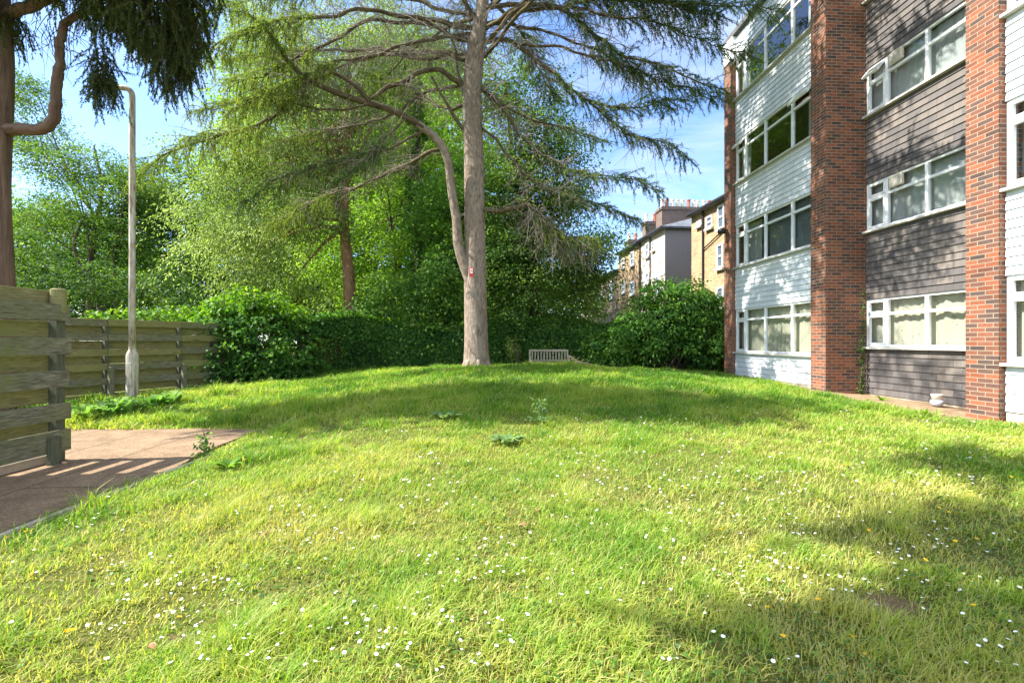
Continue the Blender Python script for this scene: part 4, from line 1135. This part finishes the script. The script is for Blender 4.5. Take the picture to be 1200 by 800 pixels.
# bright tree behind, lit through
tree('ash_tree','tall bright green tree between the red trunk and the cedar',
 [(440,240,24,45,50),(455,160,24.5,45,55),(500,100,25,45,60),(470,310,23.5,45,40),(520,190,25,35,45),(395,300,23.5,35,45),(520,290,23.5,40,45),(440,350,22.5,45,25)],
 bp(455,24),'bright',.16,.10,.62,140,'dark_bark',.28)
# ivy clad dark trunk
tree('ivy_clad_tree','slim dark trunk wrapped in ivy to the left of the cedar',
 [(487,320,21,12,36,.35),(489,262,21,10,34,.32),(487,205,21,11,34,.32),(490,150,21,9,30,.3),(486,110,21,8,24,.3)],
 bp(488,21),'ivy',.14,.12,.14,150,'dark_bark',.2,trunk=PL((488,420,21),(489,320,21),(487,220,21),(490,140,21),(494,60,21)),limbs=False)
# broad bright laurel like tree behind the cedar trunk
tree('lime_tree','broad leafed mid green tree just left of the cedar trunk, reaching the hedge',
 [(520,330,19.3,36,40),(480,350,19,34,34),(545,290,19.6,30,38),(510,250,20,36,40),(440,372,18.8,32,20),(548,220,20,30,36),(545,370,19.2,34,28),(490,395,18.6,30,18),(590,320,19.8,26,50)],
 bp(520,20),'laurel',.16,.105,.50,150,'dark_bark',.2)
# dark mass right of the cedar
tree('holly_tree','dense dark green tree right of the cedar trunk, beside the houses',
 [(610,165,19.2,40,46),(625,235,19,46,52),(660,292,18.9,48,42),(600,300,18.9,38,52),(650,350,18.7,50,32),(690,310,19,27,38),(600,372,18.7,38,28),(590,220,19.2,34,48),(658,220,19.2,32,32),(704,292,19.1,16,26)],
 bp(632,19.2),'holly_lit',.135,.08,.52,165,'dark_bark',.26)
tree('evergreen_tree','tall olive green tree whose top shows behind the right limbs of the cedar',
 [(620,112,19.6,36,36),(650,160,19.6,34,40),(590,95,19.8,34,40),(662,205,19.4,30,34)],
 bp(628,19.9),'far',.15,.075,.38,110,'dark_bark',.24)
# far left trees
tree('lacy_tree','airy green tree with several thin dark stems at the far left beyond the fence',
 [(60,185,30,44,30),(110,200,29.5,48,34),(150,225,29,40,34),(40,250,29,36,34),(95,260,28.5,48,36),(165,280,28.5,34,34),(190,240,30,30,30),(30,150,31,36,34),(20,105,31,36,30)],
 bp(105,29),'far',.17,.085,.62,85,'dark_bark',.24,trunk=PL((108,372,29),(104,320,29),(112,270,29),(120,215,29),(110,170,29)),nlimb=3,shell=.3)
for i,(a,lab) in enumerate([(PL((120,372,27),(112,335,27),(92,308,27),(86,285,27),(100,250,27)),'crooked'),(PL((138,372,28),(134,310,28),(140,260,28),(150,210,28)),'upright')]):
    t=tree('thin_tree','%s thin stemmed tree beyond the fence, left of the lamp post'%lab,[(92 if i==0 else 150,240-20*i,27+i,24,22),(125 if i==0 else 175,265,27.5+i,22,20)],(a[0][0],a[0][1]),'far',.20,.09,.36,55,'dark_bark',.17,trunk=a,group='thin trees beyond the fence')
tree('dark_shrub','dark green evergreen shrub beyond the fence at the far left',
 [(45,320,23,40,34),(90,335,22.5,36,28),(20,300,24,30,36),(140,345,24,30,22)],bp(60,23),'holly',.16,.09,.32,95,'dark_bark',.12,cat='shrub')
tree('shadowed_shrub','big dark green shrub right of the lamp post beyond the fence',
 [(185,340,25,30,28),(215,320,26,26,34),(230,355,22,30,20)],bp(200,25.5),'holly',.16,.09,.32,95,'dark_bark',.12,cat='shrub')
# wood in the distance closes the gaps
rr=random.Random(12)
far=[(-40,260,60,60),(60,290,55,50),(150,300,50,42),(235,250,60,80),(330,180,70,110),(430,150,70,120),(530,180,60,110),(600,270,50,60),(668,335,30,24),(380,300,70,60),(560,310,60,50)]
tL=[('ivy shrouded','leftmost')]
names=['far left edge','back of the left gap','gap right of the lamp post','sky gap beside the weeping tree','gap above the hedge','gap left of the cedar','gap behind the cedar trunk','gap right of the cedar','gap beside the terrace','low gap under the weeping tree','low gap behind the cedar']
for i,(px,py,rx,rz) in enumerate(far):
    Yf=34+3*(i%3)
    lo=[(px,352,Yf-3,rx*1.25,44),(px+rr.uniform(-20,20),py+rr.uniform(-10,10),Yf,rx,rz),(px-rx*.5,py+rz*.4,Yf+1,rx*.7,rz*.7),(px+rx*.5,py+rz*.5,Yf-1,rx*.7,rz*.7)]
    tree('distant_tree','distant green tree seen through the %s'%names[i],lo,bp(px,Yf),'far' if i%2 else 'bright',(.28),.17,.75,42,'dark_bark',.3,group='distant trees behind the garden',nlimb=1)

# ------------------------------------------------------------------ ivy hedge on the garden wall
def strip_leaves(pts,h,thick,n,wav=.12):
    """leaves over the front, top and back of a hedge that follows pts (x,y); h(s) height"""
    pts=np.array(pts,float); seg=np.linalg.norm(np.diff(pts,axis=0),axis=1); s=np.r_[0,np.cumsum(seg)]
    u=RNG.random(n)*s[-1]; x=np.interp(u,s,pts[:,0]); y=np.interp(u,s,pts[:,1])
    k=np.clip(np.searchsorted(s,u)-1,0,len(seg)-1); d=(pts[k+1]-pts[k])/seg[k][:,None]; nr=np.stack([d[:,1],-d[:,0]],1)
    zb=gz(x,y); H=h(u)*(1+.10*(fbm(u*.9,u*0+1.5,31)-.5)*2)
    v=RNG.random(n); face=RNG.random(n)
    bul=thick*(.75+.7*fbm(u*1.1,v*2.4,77))
    z=np.where(face<.74,v*H,H+RNG.normal(0,.09,n)); o=np.where(face<.62,bul+RNG.normal(0,.06,n),np.where(face<.74,-thick*.6,RNG.uniform(-thick*.6,thick,n)))
    o=o*np.where(face<.62,1-.35*np.clip((v-.75)/.25,0,1)**2,1)
    p=np.stack([x+nr[:,0]*o,y+nr[:,1]*o,zb+z],1)
    a=np.stack([nr[:,0]*.35,nr[:,1]*.35,np.full(n,-.75)],1)*np.where(face<.74,1,.25)[:,None]+RNG.normal(0,.5,(n,3))
    up=np.stack([nr[:,0],nr[:,1],np.full(n,.8)],1)+RNG.normal(0,.55,(n,3))
    up=np.where((face<.74)[:,None],up,np.array([0,0,1.])+RNG.normal(0,.6,(n,3)))
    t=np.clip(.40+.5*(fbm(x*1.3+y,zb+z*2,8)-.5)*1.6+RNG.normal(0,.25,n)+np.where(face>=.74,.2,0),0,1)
    return p,a,up,t
hp=[bp(352,15.2),bp(392,16.6),bp(440,17.9),bp(520,18.3),bp(600,18.4),bp(700,18.3),bp(780,18.1),bp(880,18.0)]
t=thing('ivy_hedge','long low dark hedge of ivy smothering the old brick garden wall behind the bench','hedge')
mb=MB()
for (a,b) in zip(hp[:-1],hp[1:]):
    a=np.array(a);b=np.array(b);d=b-a;L=np.linalg.norm(d);d/=L;nn=np.array([d[1],-d[0]]); zg=min(g1(*a),g1(*b))-.2
    R=np.array([[d[0],-nn[0],0],[d[1],-nn[1],0],[0,0,1]])
    mb.box(((a+b)/2)[0:1].tolist()+[((a+b)/2)[1],zg+.95],(L+.1,.22,1.9),R,t=0)
mb.build('brick_wall',M['old_brick'],t)
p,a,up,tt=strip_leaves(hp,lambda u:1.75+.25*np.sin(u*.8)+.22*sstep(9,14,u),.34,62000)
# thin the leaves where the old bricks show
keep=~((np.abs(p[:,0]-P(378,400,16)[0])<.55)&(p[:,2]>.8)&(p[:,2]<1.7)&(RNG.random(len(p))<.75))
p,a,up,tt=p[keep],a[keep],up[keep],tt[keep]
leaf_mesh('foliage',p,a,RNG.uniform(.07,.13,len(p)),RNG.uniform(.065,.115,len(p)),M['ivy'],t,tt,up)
set_base(t,(*bp(600,18.4),g1(*bp(600,18.4))))

def shrub(name,label,lobes,base,parts,bark='dark_bark',stem=.05):
    """parts: list of (material, L, W, csize, dens, filter fn or None)"""
    t=thing(name,label,'shrub'); bx,by=base; bz=g1(bx,by)
    mb=MB()
    for l in lobes:
        c=P(*l[:3]); 
        for _ in range(3):
            e=c+np.array([random.gauss(0,.4)*l[3]/F*l[2],random.gauss(0,.3),random.gauss(.2,.3)*l[4]/F*l[2]])
            b0=np.array([bx+random.gauss(0,.25),by+random.gauss(0,.2),bz-.05]); mb.tube([b0,b0*.5+e*.5+np.array([0,0,.2]),e],[stem,stem*.7,stem*.2],6)
    mb.build('stems',M[bark],t,smooth=True)
    for mt,L,W,cs,dn in parts:
        p,a,Ls,Ws,tt=lobe_leaves(lobes,L,W,cs,dn,.5,.7)
        keep=p[:,2]>gz(p[:,0],p[:,1])-.02
        leaf_mesh('foliage',p[keep],a[keep],Ls[keep],Ws[keep],M[mt],t,tt[keep])
    set_base(t,(bx,by,bz)); return t
# ivy shrub at the end of the fence: dark sides, bright crown
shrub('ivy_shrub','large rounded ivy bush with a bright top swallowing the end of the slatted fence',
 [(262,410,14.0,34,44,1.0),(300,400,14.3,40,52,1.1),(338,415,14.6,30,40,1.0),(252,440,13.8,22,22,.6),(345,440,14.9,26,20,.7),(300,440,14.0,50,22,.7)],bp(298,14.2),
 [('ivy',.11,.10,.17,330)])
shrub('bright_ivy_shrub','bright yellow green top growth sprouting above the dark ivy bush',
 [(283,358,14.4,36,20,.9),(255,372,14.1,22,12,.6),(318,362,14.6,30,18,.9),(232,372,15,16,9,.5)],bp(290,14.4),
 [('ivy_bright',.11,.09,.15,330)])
shrub('fence_creeper','bright leafy creeper spilling over the top of the slatted fence beside the lamp post',
 [(145,368,13.8,26,7,.4),(185,369,14.0,24,7,.4),(210,366,14.4,22,9,.4),(120,368,13.4,14,5,.3)],bp(180,13.6),
 [('ivy_bright',.12,.10,.12,140)])
shrub('laurel_bush','big dark glossy bush at the right end of the hedge, below the houses',
 [(765,385,17.2,46,34,1.2),(805,375,17.0,40,40,1.2),(790,350,17.4,38,24,1.0),(832,395,16.8,22,34,1.0),(740,400,17.6,34,26,1.0),(830,360,17.2,18,18,.7),(718,405,17.8,30,22,.9),(770,345,17.6,18,16,.6)],bp(785,17.3),
 [('ivy',.13,.08,.20,230),('ivy_bright',.12,.065,.22,26)])
shrub('yellow_bush','small yellowish bush at the foot of the ivy hedge, between the cedar and the bench',
 [(601,408,17.4,6,13,.25),(598,400,17.5,5,8,.2)],bp(601,17.4),[('pale',.09,.06,.08,200)],stem=.015)
# climber on the brick pier
def climber():
    t=thing('climbing_ivy','thin ivy climbing the corner between the brick pier and the grey boards','climbing plant')
    base=WA+dW*(pier_u[1]-PW/2-.03)-nW*(RECESS-.12); x,y=base; z0=g1(x,y)
    pts=[(x,y,z0)]
    for k in range(1,9): pts.append((x+random.uniform(-.08,.03),y-.02,z0+k*.3))
    mb=MB().tube(pts,np.linspace(.018,.005,9),6); mb.build('stem',M['dark_bark'],t,smooth=True)
    n=230; v=RNG.random(n)**1.5; p=np.stack([x-.02-np.abs(RNG.normal(0,.10,n))*(1.25-v)+.04,y-.035-RNG.random(n)*.05,z0+v*2.5],1)
    leaf_mesh('foliage',p,np.stack([RNG.normal(0,.5,n),RNG.normal(-.3,.3,n),RNG.normal(-.6,.3,n)],1),.055,.045,M['holly'],t,np.clip(RNG.normal(.5,.25,n),0,1))
    set_base(t,(x,y,z0))
climber()

# ------------------------------------------------------------------ grass
def lawn_mask(x,y):
    on=~((x<PATH_X+.03-.34*sstep(5.4,7.7,y)-.14*fbm(y*3.3,x*0+1.7,52))&(y<PATH_Y+.12-.22*fbm(x*2.7,y*0+.3,57)))
    px_=WA[0]+(y-WA[1])*(-.06)
    rel=px_-x       # distance in front of the white wall
    on&=rel>.16+.40*fbm(y*1.4,x*0+2.2,3)+np.where((y<11.6)&(y>7.9),.22,0)+np.where((y>13)|(y<7.3),-.25,0)
    on&=np.hypot(x+1.05,y-13.75)>.40
    fx=-9.95+(y-10.4)*.4308
    on&=(x>fx+.05)|(y>13.4)
    on&=y<17.9
    return on
def grass():
    xs=[];ys=[]
    # area sampled with density falling with distance
    for (ya,yb,dn) in [(.9,2.6,9500),(2.6,4,6500),(4,6,4200),(6,9,2600),(9,13,1500),(13,18,900)]:
        x0=max(-10.5,-1.22*yb-1.0); x1=min(8.0,1.22*yb+1.0); n=int((x1-x0)*(yb-ya)*dn)
        xs.append(RNG.uniform(x0,x1,n)); ys.append(RNG.uniform(ya,yb,n))
    x=np.concatenate(xs);y=np.concatenate(ys)
    k=lawn_mask(x,y); x,y=x[k],y[k]
    cl=fbm(x*2.6,y*2.6,5); big=fbm(x*.55,y*.55,9); fine=vnoise(x*9,y*9,17)
    pr=np.clip(.25+1.1*cl+.5*(fine-.5),0,1)*(1-.9*np.clip(bare(x,y)*1.2-.1,0,1))
    pr*=np.where(fbm(x*1.1,y*1.1,44)>.63,.45,1)
    k=RNG.random(len(x))<pr; x,y,cl,big,fine=x[k],y[k],cl[k],big[k],fine[k]
    n=len(x); d=np.hypot(x,y)
    H=(.024+.055*np.clip(cl-.22,0,1)*1.3+.025*fine)*RNG.uniform(.45,1.5,n)*(1+.5*np.clip(big-.5,0,1))
    H*=1-.5*bare(x,y)
    H*=1+1.2*sstep(.60,.8,fbm(x*1.7,y*1.7,61))      # rank tussocks
    H*=1+.8*np.exp(-np.abs(x-(PATH_X+.1))/.12)*(y<7.8)
    H*=1+.9*sstep(6,9.5,y)-.55*sstep(11.5,13.5,y)
    Wd=np.maximum(.0046,.00105*d)*RNG.uniform(.7,1.4,n)
    az=RNG.uniform(0,2*PI,n)+.0; lean=RNG.uniform(.15,1.5,n)
    wind=np.stack([np.full(n,.15),np.full(n,-.1)],1)
    dx=np.cos(az)*lean+wind[:,0]; dy=np.sin(az)*lean+wind[:,1]
    z=gz(x,y)-.006
    b=np.stack([-np.sin(az+RNG.normal(0,.5,n)),np.cos(az),np.zeros(n)],1); b=unit(b)
    base=np.stack([x,y,z],1)
    def at(t): # quadratic bend
        return base+np.stack([dx*H*t*t,dy*H*t*t,H*t*(1-.28*t*np.clip(lean,0,1))],1)
    V=np.empty((n,5,3)); w=b*Wd[:,None]
    V[:,0]=base-w*.5; V[:,1]=base+w*.5; m=at(.55); V[:,2]=m+w*.42; V[:,3]=m-w*.42; V[:,4]=at(1.)
    dry=RNG.random(n)<.08+.15*sstep(.48,.72,fbm(x*.9,y*.9,71))
    hue=np.clip(.45+.40*(big-.5)*2-.55*(cl-.5)-.25*(fine-.5)+RNG.normal(0,.14,n)+.05,0,.80)
    far_=sstep(5.5,10,y); hue=np.clip(hue-.17*far_,0,.8); dry=dry&(RNG.random(n)>.55*far_)
    hue=np.where(dry,RNG.uniform(.82,1,n),hue)
    me_q=np.arange(n*5).reshape(n,5)
    quads=me_q[:,[0,1,2,3]]; tris=me_q[:,[3,2,4]]
    # one mesh of quads, the tip as a degenerate free triangle mesh
    me=bpy.data.meshes.new('grass'); me.vertices.add(n*5); me.vertices.foreach_set('co',V.astype(np.float32).ravel())
    lv=np.concatenate([quads.ravel(),tris.ravel()]).astype(np.int32)
    me.loops.add(len(lv)); me.loops.foreach_set('vertex_index',lv)
    me.polygons.add(2*n); me.polygons.foreach_set('loop_start',np.r_[np.arange(n)*4,4*n+np.arange(n)*3].astype(np.int32))
    me.update(calc_edges=True)
    tt=np.repeat(hue,5).reshape(n,5); tt[:,:2]=np.clip(tt[:,:2]-.06,0,1)
    a=me.attributes.new('tint','FLOAT','POINT'); a.data.foreach_set('value',tt.astype(np.float32).ravel())
    me.materials.append(M['grass'])
    o=bpy.data.objects.new('grass',me); COL.objects.link(o); tag(o,'rough green lawn grass','grass',kind='stuff')
    print('blades',n)
grass()
# low clover and other small round leaves between the blades
def clover():
    n=46000; x=RNG.uniform(-4,8,n); y=.9+7.5*RNG.random(n)**1.4
    k=lawn_mask(x,y)&(np.abs(x)<1.25*y+.8)&(fbm(x*1.5,y*1.5,91)>.5); x,y=x[k],y[k]; n=len(x)
    p=np.stack([x,y,gz(x,y)+RNG.uniform(.008,.045,n)],1); a=np.stack([RNG.normal(0,1,n),RNG.normal(0,1,n),RNG.normal(0,.25,n)],1)
    L=RNG.uniform(.014,.034,n)
    o=leaf_mesh('clover',p,a,L,L*.8,M['clover'],None,np.clip(RNG.normal(.45,.22,n),0,1),rnd=.35,curl=.1)
    tag(o,'low clover and daisy leaves in the lawn','ground cover',kind='stuff')
M['clover']=leaf_mat('clover leaf',[(.03,.085,.012),(.06,.14,.018),(.10,.20,.025),(.16,.25,.035)],.3,(1.3,1.3,.5))
clover()

# ------------------------------------------------------------------ daisies, buttercups, weeds, dead leaves
def daisy_mesh(R=.012,stem=.055,petal='petal',eye='daisy_eye',cup=.0):
    mb=MB(); n=13
    V=[(0,0,stem)];
    for k in range(n*2):
        a=PI*k/n; r=R if k%2==0 else R*.72
        V.append((r*math.cos(a),r*math.sin(a),stem+cup*R+(.001 if k%2 else -.001)))
    mb.add(V,[(0,k,k%(2*n)+1) for k in range(1,2*n+1)],None,0)
    mb.lathe((0,0,stem+.0006),[(R*.36,0),(R*.30,R*.16),(R*.1,R*.22)],8,1)
    mb.tube([(0,0,0),(.004,.002,stem*.5),(0,0,stem-.001)],.0011,5,2)
    return mb
d0=daisy_mesh().build('daisy',[M['petal'],M['daisy_eye'],M['stem']])
b0=daisy_mesh(.014,.075,'buttercup','buttercup',.55).build('buttercup',[M['buttercup'],M['buttercup'],M['stem']])
rr=random.Random(77)
patches=[(640,665,60,18,10),(560,640,60,40,14),(250,700,110,60,40),(120,690,90,40,20),(480,735,120,40,22),(720,600,150,50,40),(860,640,130,60,48),(960,690,100,50,34),(1060,640,70,40,26),(900,560,180,40,44),(1050,530,130,30,34),(760,545,160,30,24),(350,640,150,60,26),(1130,690,80,50,18),(980,590,120,40,26),(680,520,200,20,16),(520,580,140,40,16)]
cand=[]
for px,py,sx,sy,n in patches:
    for _ in range(n):
        a=rr.gauss(px,sx*.6); b=rr.gauss(py,sy*.6)
        if b>470: cand.append((a,b))
def ground_at(px,py):
    Y=3.0
    lo,hi=1.2,17.0
    for _ in range(30):
        mid=(lo+hi)/2; zr=CAMZ-(py-400)/F*mid
        if zr>g1((px-600)/F*mid,mid): lo=mid
        else: hi=mid
    return (px-600)/F*lo,lo
pts=[]
for a,b in cand:
    x,y=ground_at(a,b)
    if bool(lawn_mask(np.array([x]),np.array([y]))[0]): pts.append((x,y))
pts.sort(key=lambda p:p[1])
first=True
def drop(src,x,y,s,z=0):
    global first
    o=src.copy(); COL.objects.link(o)
    o.location=(x,y,g1(x,y)+z); o.scale=(s,s,s); o.rotation_euler=(rr.uniform(-.45,.45),rr.uniform(-.45,.45),rr.uniform(0,6.28)); return o
tag(d0,'white daisy with a yellow centre growing in the lawn','daisy','daisies scattered over the lawn')
tag(b0,'yellow buttercup growing in the lawn','buttercup','buttercups scattered over the lawn')
near,rest=pts[:285],pts[285:]
for i,(x,y) in enumerate(near):
    if i==0:
        d0.location=(x,y,g1(x,y)); continue
    drop(d0,x,y,rr.uniform(.5,.95)*(1 if y<4 else 1.15))
# the farther daisies
mb_v=[];mb_f=[]
extra=[]
for _ in range(1500):
    a=rr.uniform(10,1195); b=478+320*rr.random()**1.5
    if fbm(np.array([a*.014]),np.array([b*.028]),3)[0]<.53: continue
    x,y=ground_at(a,b)
    if bool(lawn_mask(np.array([x]),np.array([y]))[0]): extra.append((x,y))
mb=MB()
for x,y in rest+extra:
    z=g1(x,y)+rr.uniform(.05,.085); R=rr.uniform(.006,.010)*(1 if y<4 else 1.3); tx,ty=rr.uniform(-.4,.4),rr.uniform(-.4,.4)
    mb.add([(x+R*math.cos(k*PI/4),y+R*math.sin(k*PI/4),z+R*(tx*math.cos(k*PI/4)+ty*math.sin(k*PI/4))) for k in range(8)],[tuple(range(8))],None,0)
    mb.tube([(x,y,z-.06),(x,y,z-.002)],.0014,3,1,cap=False)
tag(mb.build('daisies',[M['petal'],M['stem']]),'white daisies in the farther lawn','daisies',kind='stuff')
bc=[(918,764),(998,768),(1018,785),(1075,668),(1122,648),(1148,646),(1022,723),(965,722),(905,730),(880,655),(1015,628),(1148,724),(1137,541),(985,555),(992,553),(1003,564),(86,757),(70,757),(204,715),(205,742),(28,632),(5,645),(800,582),(815,587),(852,608),(846,630),(886,652),(1094,605),(1110,606),(1135,584),(1145,590),(958,595),(1182,568),(640,505),(560,620),(306,641)]
for i,(a,b) in enumerate(bc):
    x,y=ground_at(a,b)
    if i==0: b0.location=(x,y,g1(x,y)); continue
    drop(b0,x,y,rr.uniform(.75,1.15))
def dead_leaf(px,py,s,lab,i):
    x,y=ground_at(px,py); z=g1(x,y)+.035
    V=[];n=9
    for k in range(n):
        u=k/(n-1); w=.5*math.sin(PI*u)**.8*.5
        V+= [(u-.5,-w,.16*math.sin(3*u)+.12*w),(u-.5,0,.05*math.sin(5*u)),(u-.5,w,.14*math.cos(3*u)*u+.1*w)]
    Fs=[]
    for k in range(n-1):
        for j in(0,1): Fs.append((3*k+j,3*k+j+1,3*k+4+j,3*k+3+j))
    mb=MB().add(np.array(V)*s,Fs); o=mb.build('fallen_leaf',M['dead_leaf'],smooth=True); o.location=(x,y,z); o.rotation_euler=(.2,-.1,i*1.3)
    tag(o,lab,'leaf','fallen leaves on the lawn')
dead_leaf(614,620,.10,'large dark brown fallen leaf in the middle of the lawn',0)
dead_leaf(310,630,.07,'brown fallen leaf on the left part of the lawn near the path',1)
dead_leaf(178,765,.06,'brown fallen leaf at the bottom left of the lawn',2)
dead_leaf(630,602,.06,'small pale fallen leaf just beyond the large brown one',3)

def weed(name,label,px,py,nl,L,W,spread,rise,material,stalk=0,cat='weed'):
    x,y=ground_at(px,py); z=g1(x,y)
    t=thing(name,label,cat)
    # broad leaves: a bent strip each
    V=[];Q=[];TI=[]; k0=0
    for i in range(nl):
        az=random.uniform(0,2*PI); ln=L*random.uniform(.6,1.2); wd=W*random.uniform(.7,1.2); up=rise*random.uniform(.5,1.3); o=random.uniform(0,spread)*.3
        m=6
        for k in range(m+1):
            u=k/m; r=o+ln*u*.9; zz=z+up*(u*1.5-u*u*1.0)*1.0+.02
            w=wd*.5*math.sin(PI*min(1,u*.93+.07))**.75
            c=np.array([x+math.cos(az)*r,y+math.sin(az)*r,zz]); s=np.array([-math.sin(az),math.cos(az),0])
            V+= [c-s*w+np.array([0,0,.25*w]),c,c+s*w+np.array([0,0,.25*w])]
        ti=random.uniform(.2,.95); TI+= [ti]*(3*(m+1))
        for k in range(m):
            for j in(0,1): Q.append((k0+3*k+j,k0+3*k+j+1,k0+3*k+4+j,k0+3*k+3+j))
        k0+=3*(m+1)
    fast_mesh('leaves',np.array(V),np.array(Q),M[material],t,np.array(TI),smooth=True)
    if stalk:
        mb=MB()
        for i in range(3):
            a=random.uniform(0,6.28); tp=np.array([x+.08*math.cos(a),y+.08*math.sin(a),z+stalk*random.uniform(.7,1)])
            mb.tube([(x,y,z),((x+tp[0])/2+.01,(y+tp[1])/2,z+stalk*.45),tp],[.006,.005,.002],6)
        mb.build('stalk',M['stem'],t,smooth=True)
        n=90; v=RNG.random(n); p=np.stack([x+RNG.normal(0,.05,n),y+RNG.normal(0,.05,n),z+stalk*(.25+.7*v)],1)
        leaf_mesh('stalk_leaves',p,RNG.normal(0,1,(n,3)),.07,.03,M[material],t)
    set_base(t,(x,y,z))
weed('dock_plant','low dock with long shiny leaves at the edge of the path',268,549,11,.26,.075,.1,.12,'ivy_bright')
weed('tall_weed','tall spindly weed standing at the corner of the path',240,540,9,.14,.05,.1,.1,'laurel',.36)
weed('thistle_rosette','bluish leafy weed in the middle of the lawn, nearest of the three',595,519,26,.24,.06,.25,.14,'weedleaf') if False else None
M['weedleaf']=leaf_mat('grey green weed leaf',[(.07,.15,.045),(.12,.22,.07),(.17,.28,.09),(.23,.33,.12)],.25)
weed('leafy_weed','grey green leafy weed in mid lawn, nearest of the three',595,519,40,.18,.055,.5,.09,'weedleaf')
weed('upright_weed','upright pale weed in mid lawn below the bench',633,497,22,.18,.055,.5,.12,'weedleaf',.40)
weed('spreading_weed','spreading grey green weed left of the upright one in the cedar shade',522,490,38,.19,.055,.6,.10,'weedleaf')
for i,(px,py) in enumerate([(120,489),(150,485),(103,492),(135,481),(178,478),(200,474)]):
    weed('bramble','leafy bramble below the slatted fence, '+['left of the lamp post','right beside the lamp post','farthest left','behind the others left of the lamp post','a little right of the lamp post','farthest right'][i],px,py,30,.26,.11,.6,.34,'laurel')
for i,(px,py) in enumerate([(1080,488),(905,462),(1035,470)]):
    weed('wall_weed','small green weed in the bare soil, '+['beside the cream pot','in front of the brick pier','below the grey boards'][i],px,py,16,.13,.04,.2,.14,'ivy_bright')

# ------------------------------------------------------------------ sun, sky, camera
w=bpy.data.worlds.new('World'); S.world=w; w.use_nodes=True; nt=w.node_tree; nt.nodes.clear()
SUN_EL=math.radians(47); SUN_AZ=np.array([-.995,-.10])    # towards the sun
out=N(nt,'OutputWorld'); bg=N(nt,'Background',Strength=.15)
sky=nt.nodes.new('ShaderNodeTexSky'); sky.sky_type='NISHITA'; sky.sun_disc=False
sky.sun_elevation=SUN_EL; sky.sun_rotation=math.atan2(SUN_AZ[0],SUN_AZ[1]); sky.air_density=1.0; sky.dust_density=.6; sky.ozone_density=2.0
tc=N(nt,'TexCoord'); g=tc.outputs['Generated']
v=mapping(nt,g,(1.2,1.2,3.8),(0,0,.3),(0.25,.2,.4))
n1=noise(nt,v,2.6,8,.62,.9); n2=noise(nt,mapping(nt,g,(1,1,2)),1.1,3,.5)
f=mixc(nt,1.0,ramp(nt,n1,[(.42,(0,0,0)),(.72,(1,1,1))]),ramp(nt,n2,[(.3,(.35,.35,.35)),(.65,(1,1,1))]),'MULTIPLY')
sc=N(nt,'Math',operation='MULTIPLY'); nt.links.new(f,sc.inputs[0]); sc.inputs[1].default_value=.75
c=mixc(nt,sc.outputs[0],mixc(nt,1.0,sky.outputs[0],(.62,.71,.86),'MULTIPLY'),(2.5,2.65,2.9))
# fill light: broken bright cloud added behind the camera and overhead
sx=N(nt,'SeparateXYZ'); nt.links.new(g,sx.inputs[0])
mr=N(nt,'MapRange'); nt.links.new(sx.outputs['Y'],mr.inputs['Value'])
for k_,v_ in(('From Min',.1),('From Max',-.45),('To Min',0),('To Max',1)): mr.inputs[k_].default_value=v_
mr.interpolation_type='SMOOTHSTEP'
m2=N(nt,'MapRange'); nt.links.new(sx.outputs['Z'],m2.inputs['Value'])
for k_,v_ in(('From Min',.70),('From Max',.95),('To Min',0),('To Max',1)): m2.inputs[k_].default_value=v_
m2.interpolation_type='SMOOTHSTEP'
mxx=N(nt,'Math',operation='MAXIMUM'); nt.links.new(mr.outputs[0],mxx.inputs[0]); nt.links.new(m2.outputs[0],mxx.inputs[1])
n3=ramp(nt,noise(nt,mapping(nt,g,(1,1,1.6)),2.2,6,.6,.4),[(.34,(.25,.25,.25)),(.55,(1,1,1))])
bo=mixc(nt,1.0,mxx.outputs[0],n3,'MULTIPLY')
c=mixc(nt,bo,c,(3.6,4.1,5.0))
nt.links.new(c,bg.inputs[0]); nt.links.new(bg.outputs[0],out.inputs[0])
sl=bpy.data.lights.new('sun','SUN'); sl.energy=4.6; sl.angle=math.radians(.53); sl.color=(1,.95,.86)
so=bpy.data.objects.new('sun',sl); COL.objects.link(so)
dirv=Vector((-SUN_AZ[0]*math.cos(SUN_EL),-SUN_AZ[1]*math.cos(SUN_EL),-math.sin(SUN_EL)))
so.rotation_euler=dirv.to_track_quat('-Z','Y').to_euler(); so.location=(-20,0,20)
cd=bpy.data.cameras.new('camera'); co=bpy.data.objects.new('camera',cd); COL.objects.link(co)
cd.sensor_width=36; cd.sensor_fit='HORIZONTAL'; cd.lens=F/1200*36; cd.clip_end=1000; cd.clip_start=.05
co.location=(0,0,CAMZ); co.rotation_euler=(PI/2,0,0)
S.camera=co
S.view_settings.view_transform='Standard'; S.view_settings.look='None'; S.view_settings.exposure=1.72; S.view_settings.gamma=1
S.view_settings.use_curve_mapping=False
S.cycles.use_denoising=True; S.cycles.max_bounces=8; S.cycles.diffuse_bounces=4; S.cycles.glossy_bounces=3; S.cycles.transmission_bounces=6; S.cycles.transparent_max_bounces=8
S.cycles.sample_clamp_indirect=6
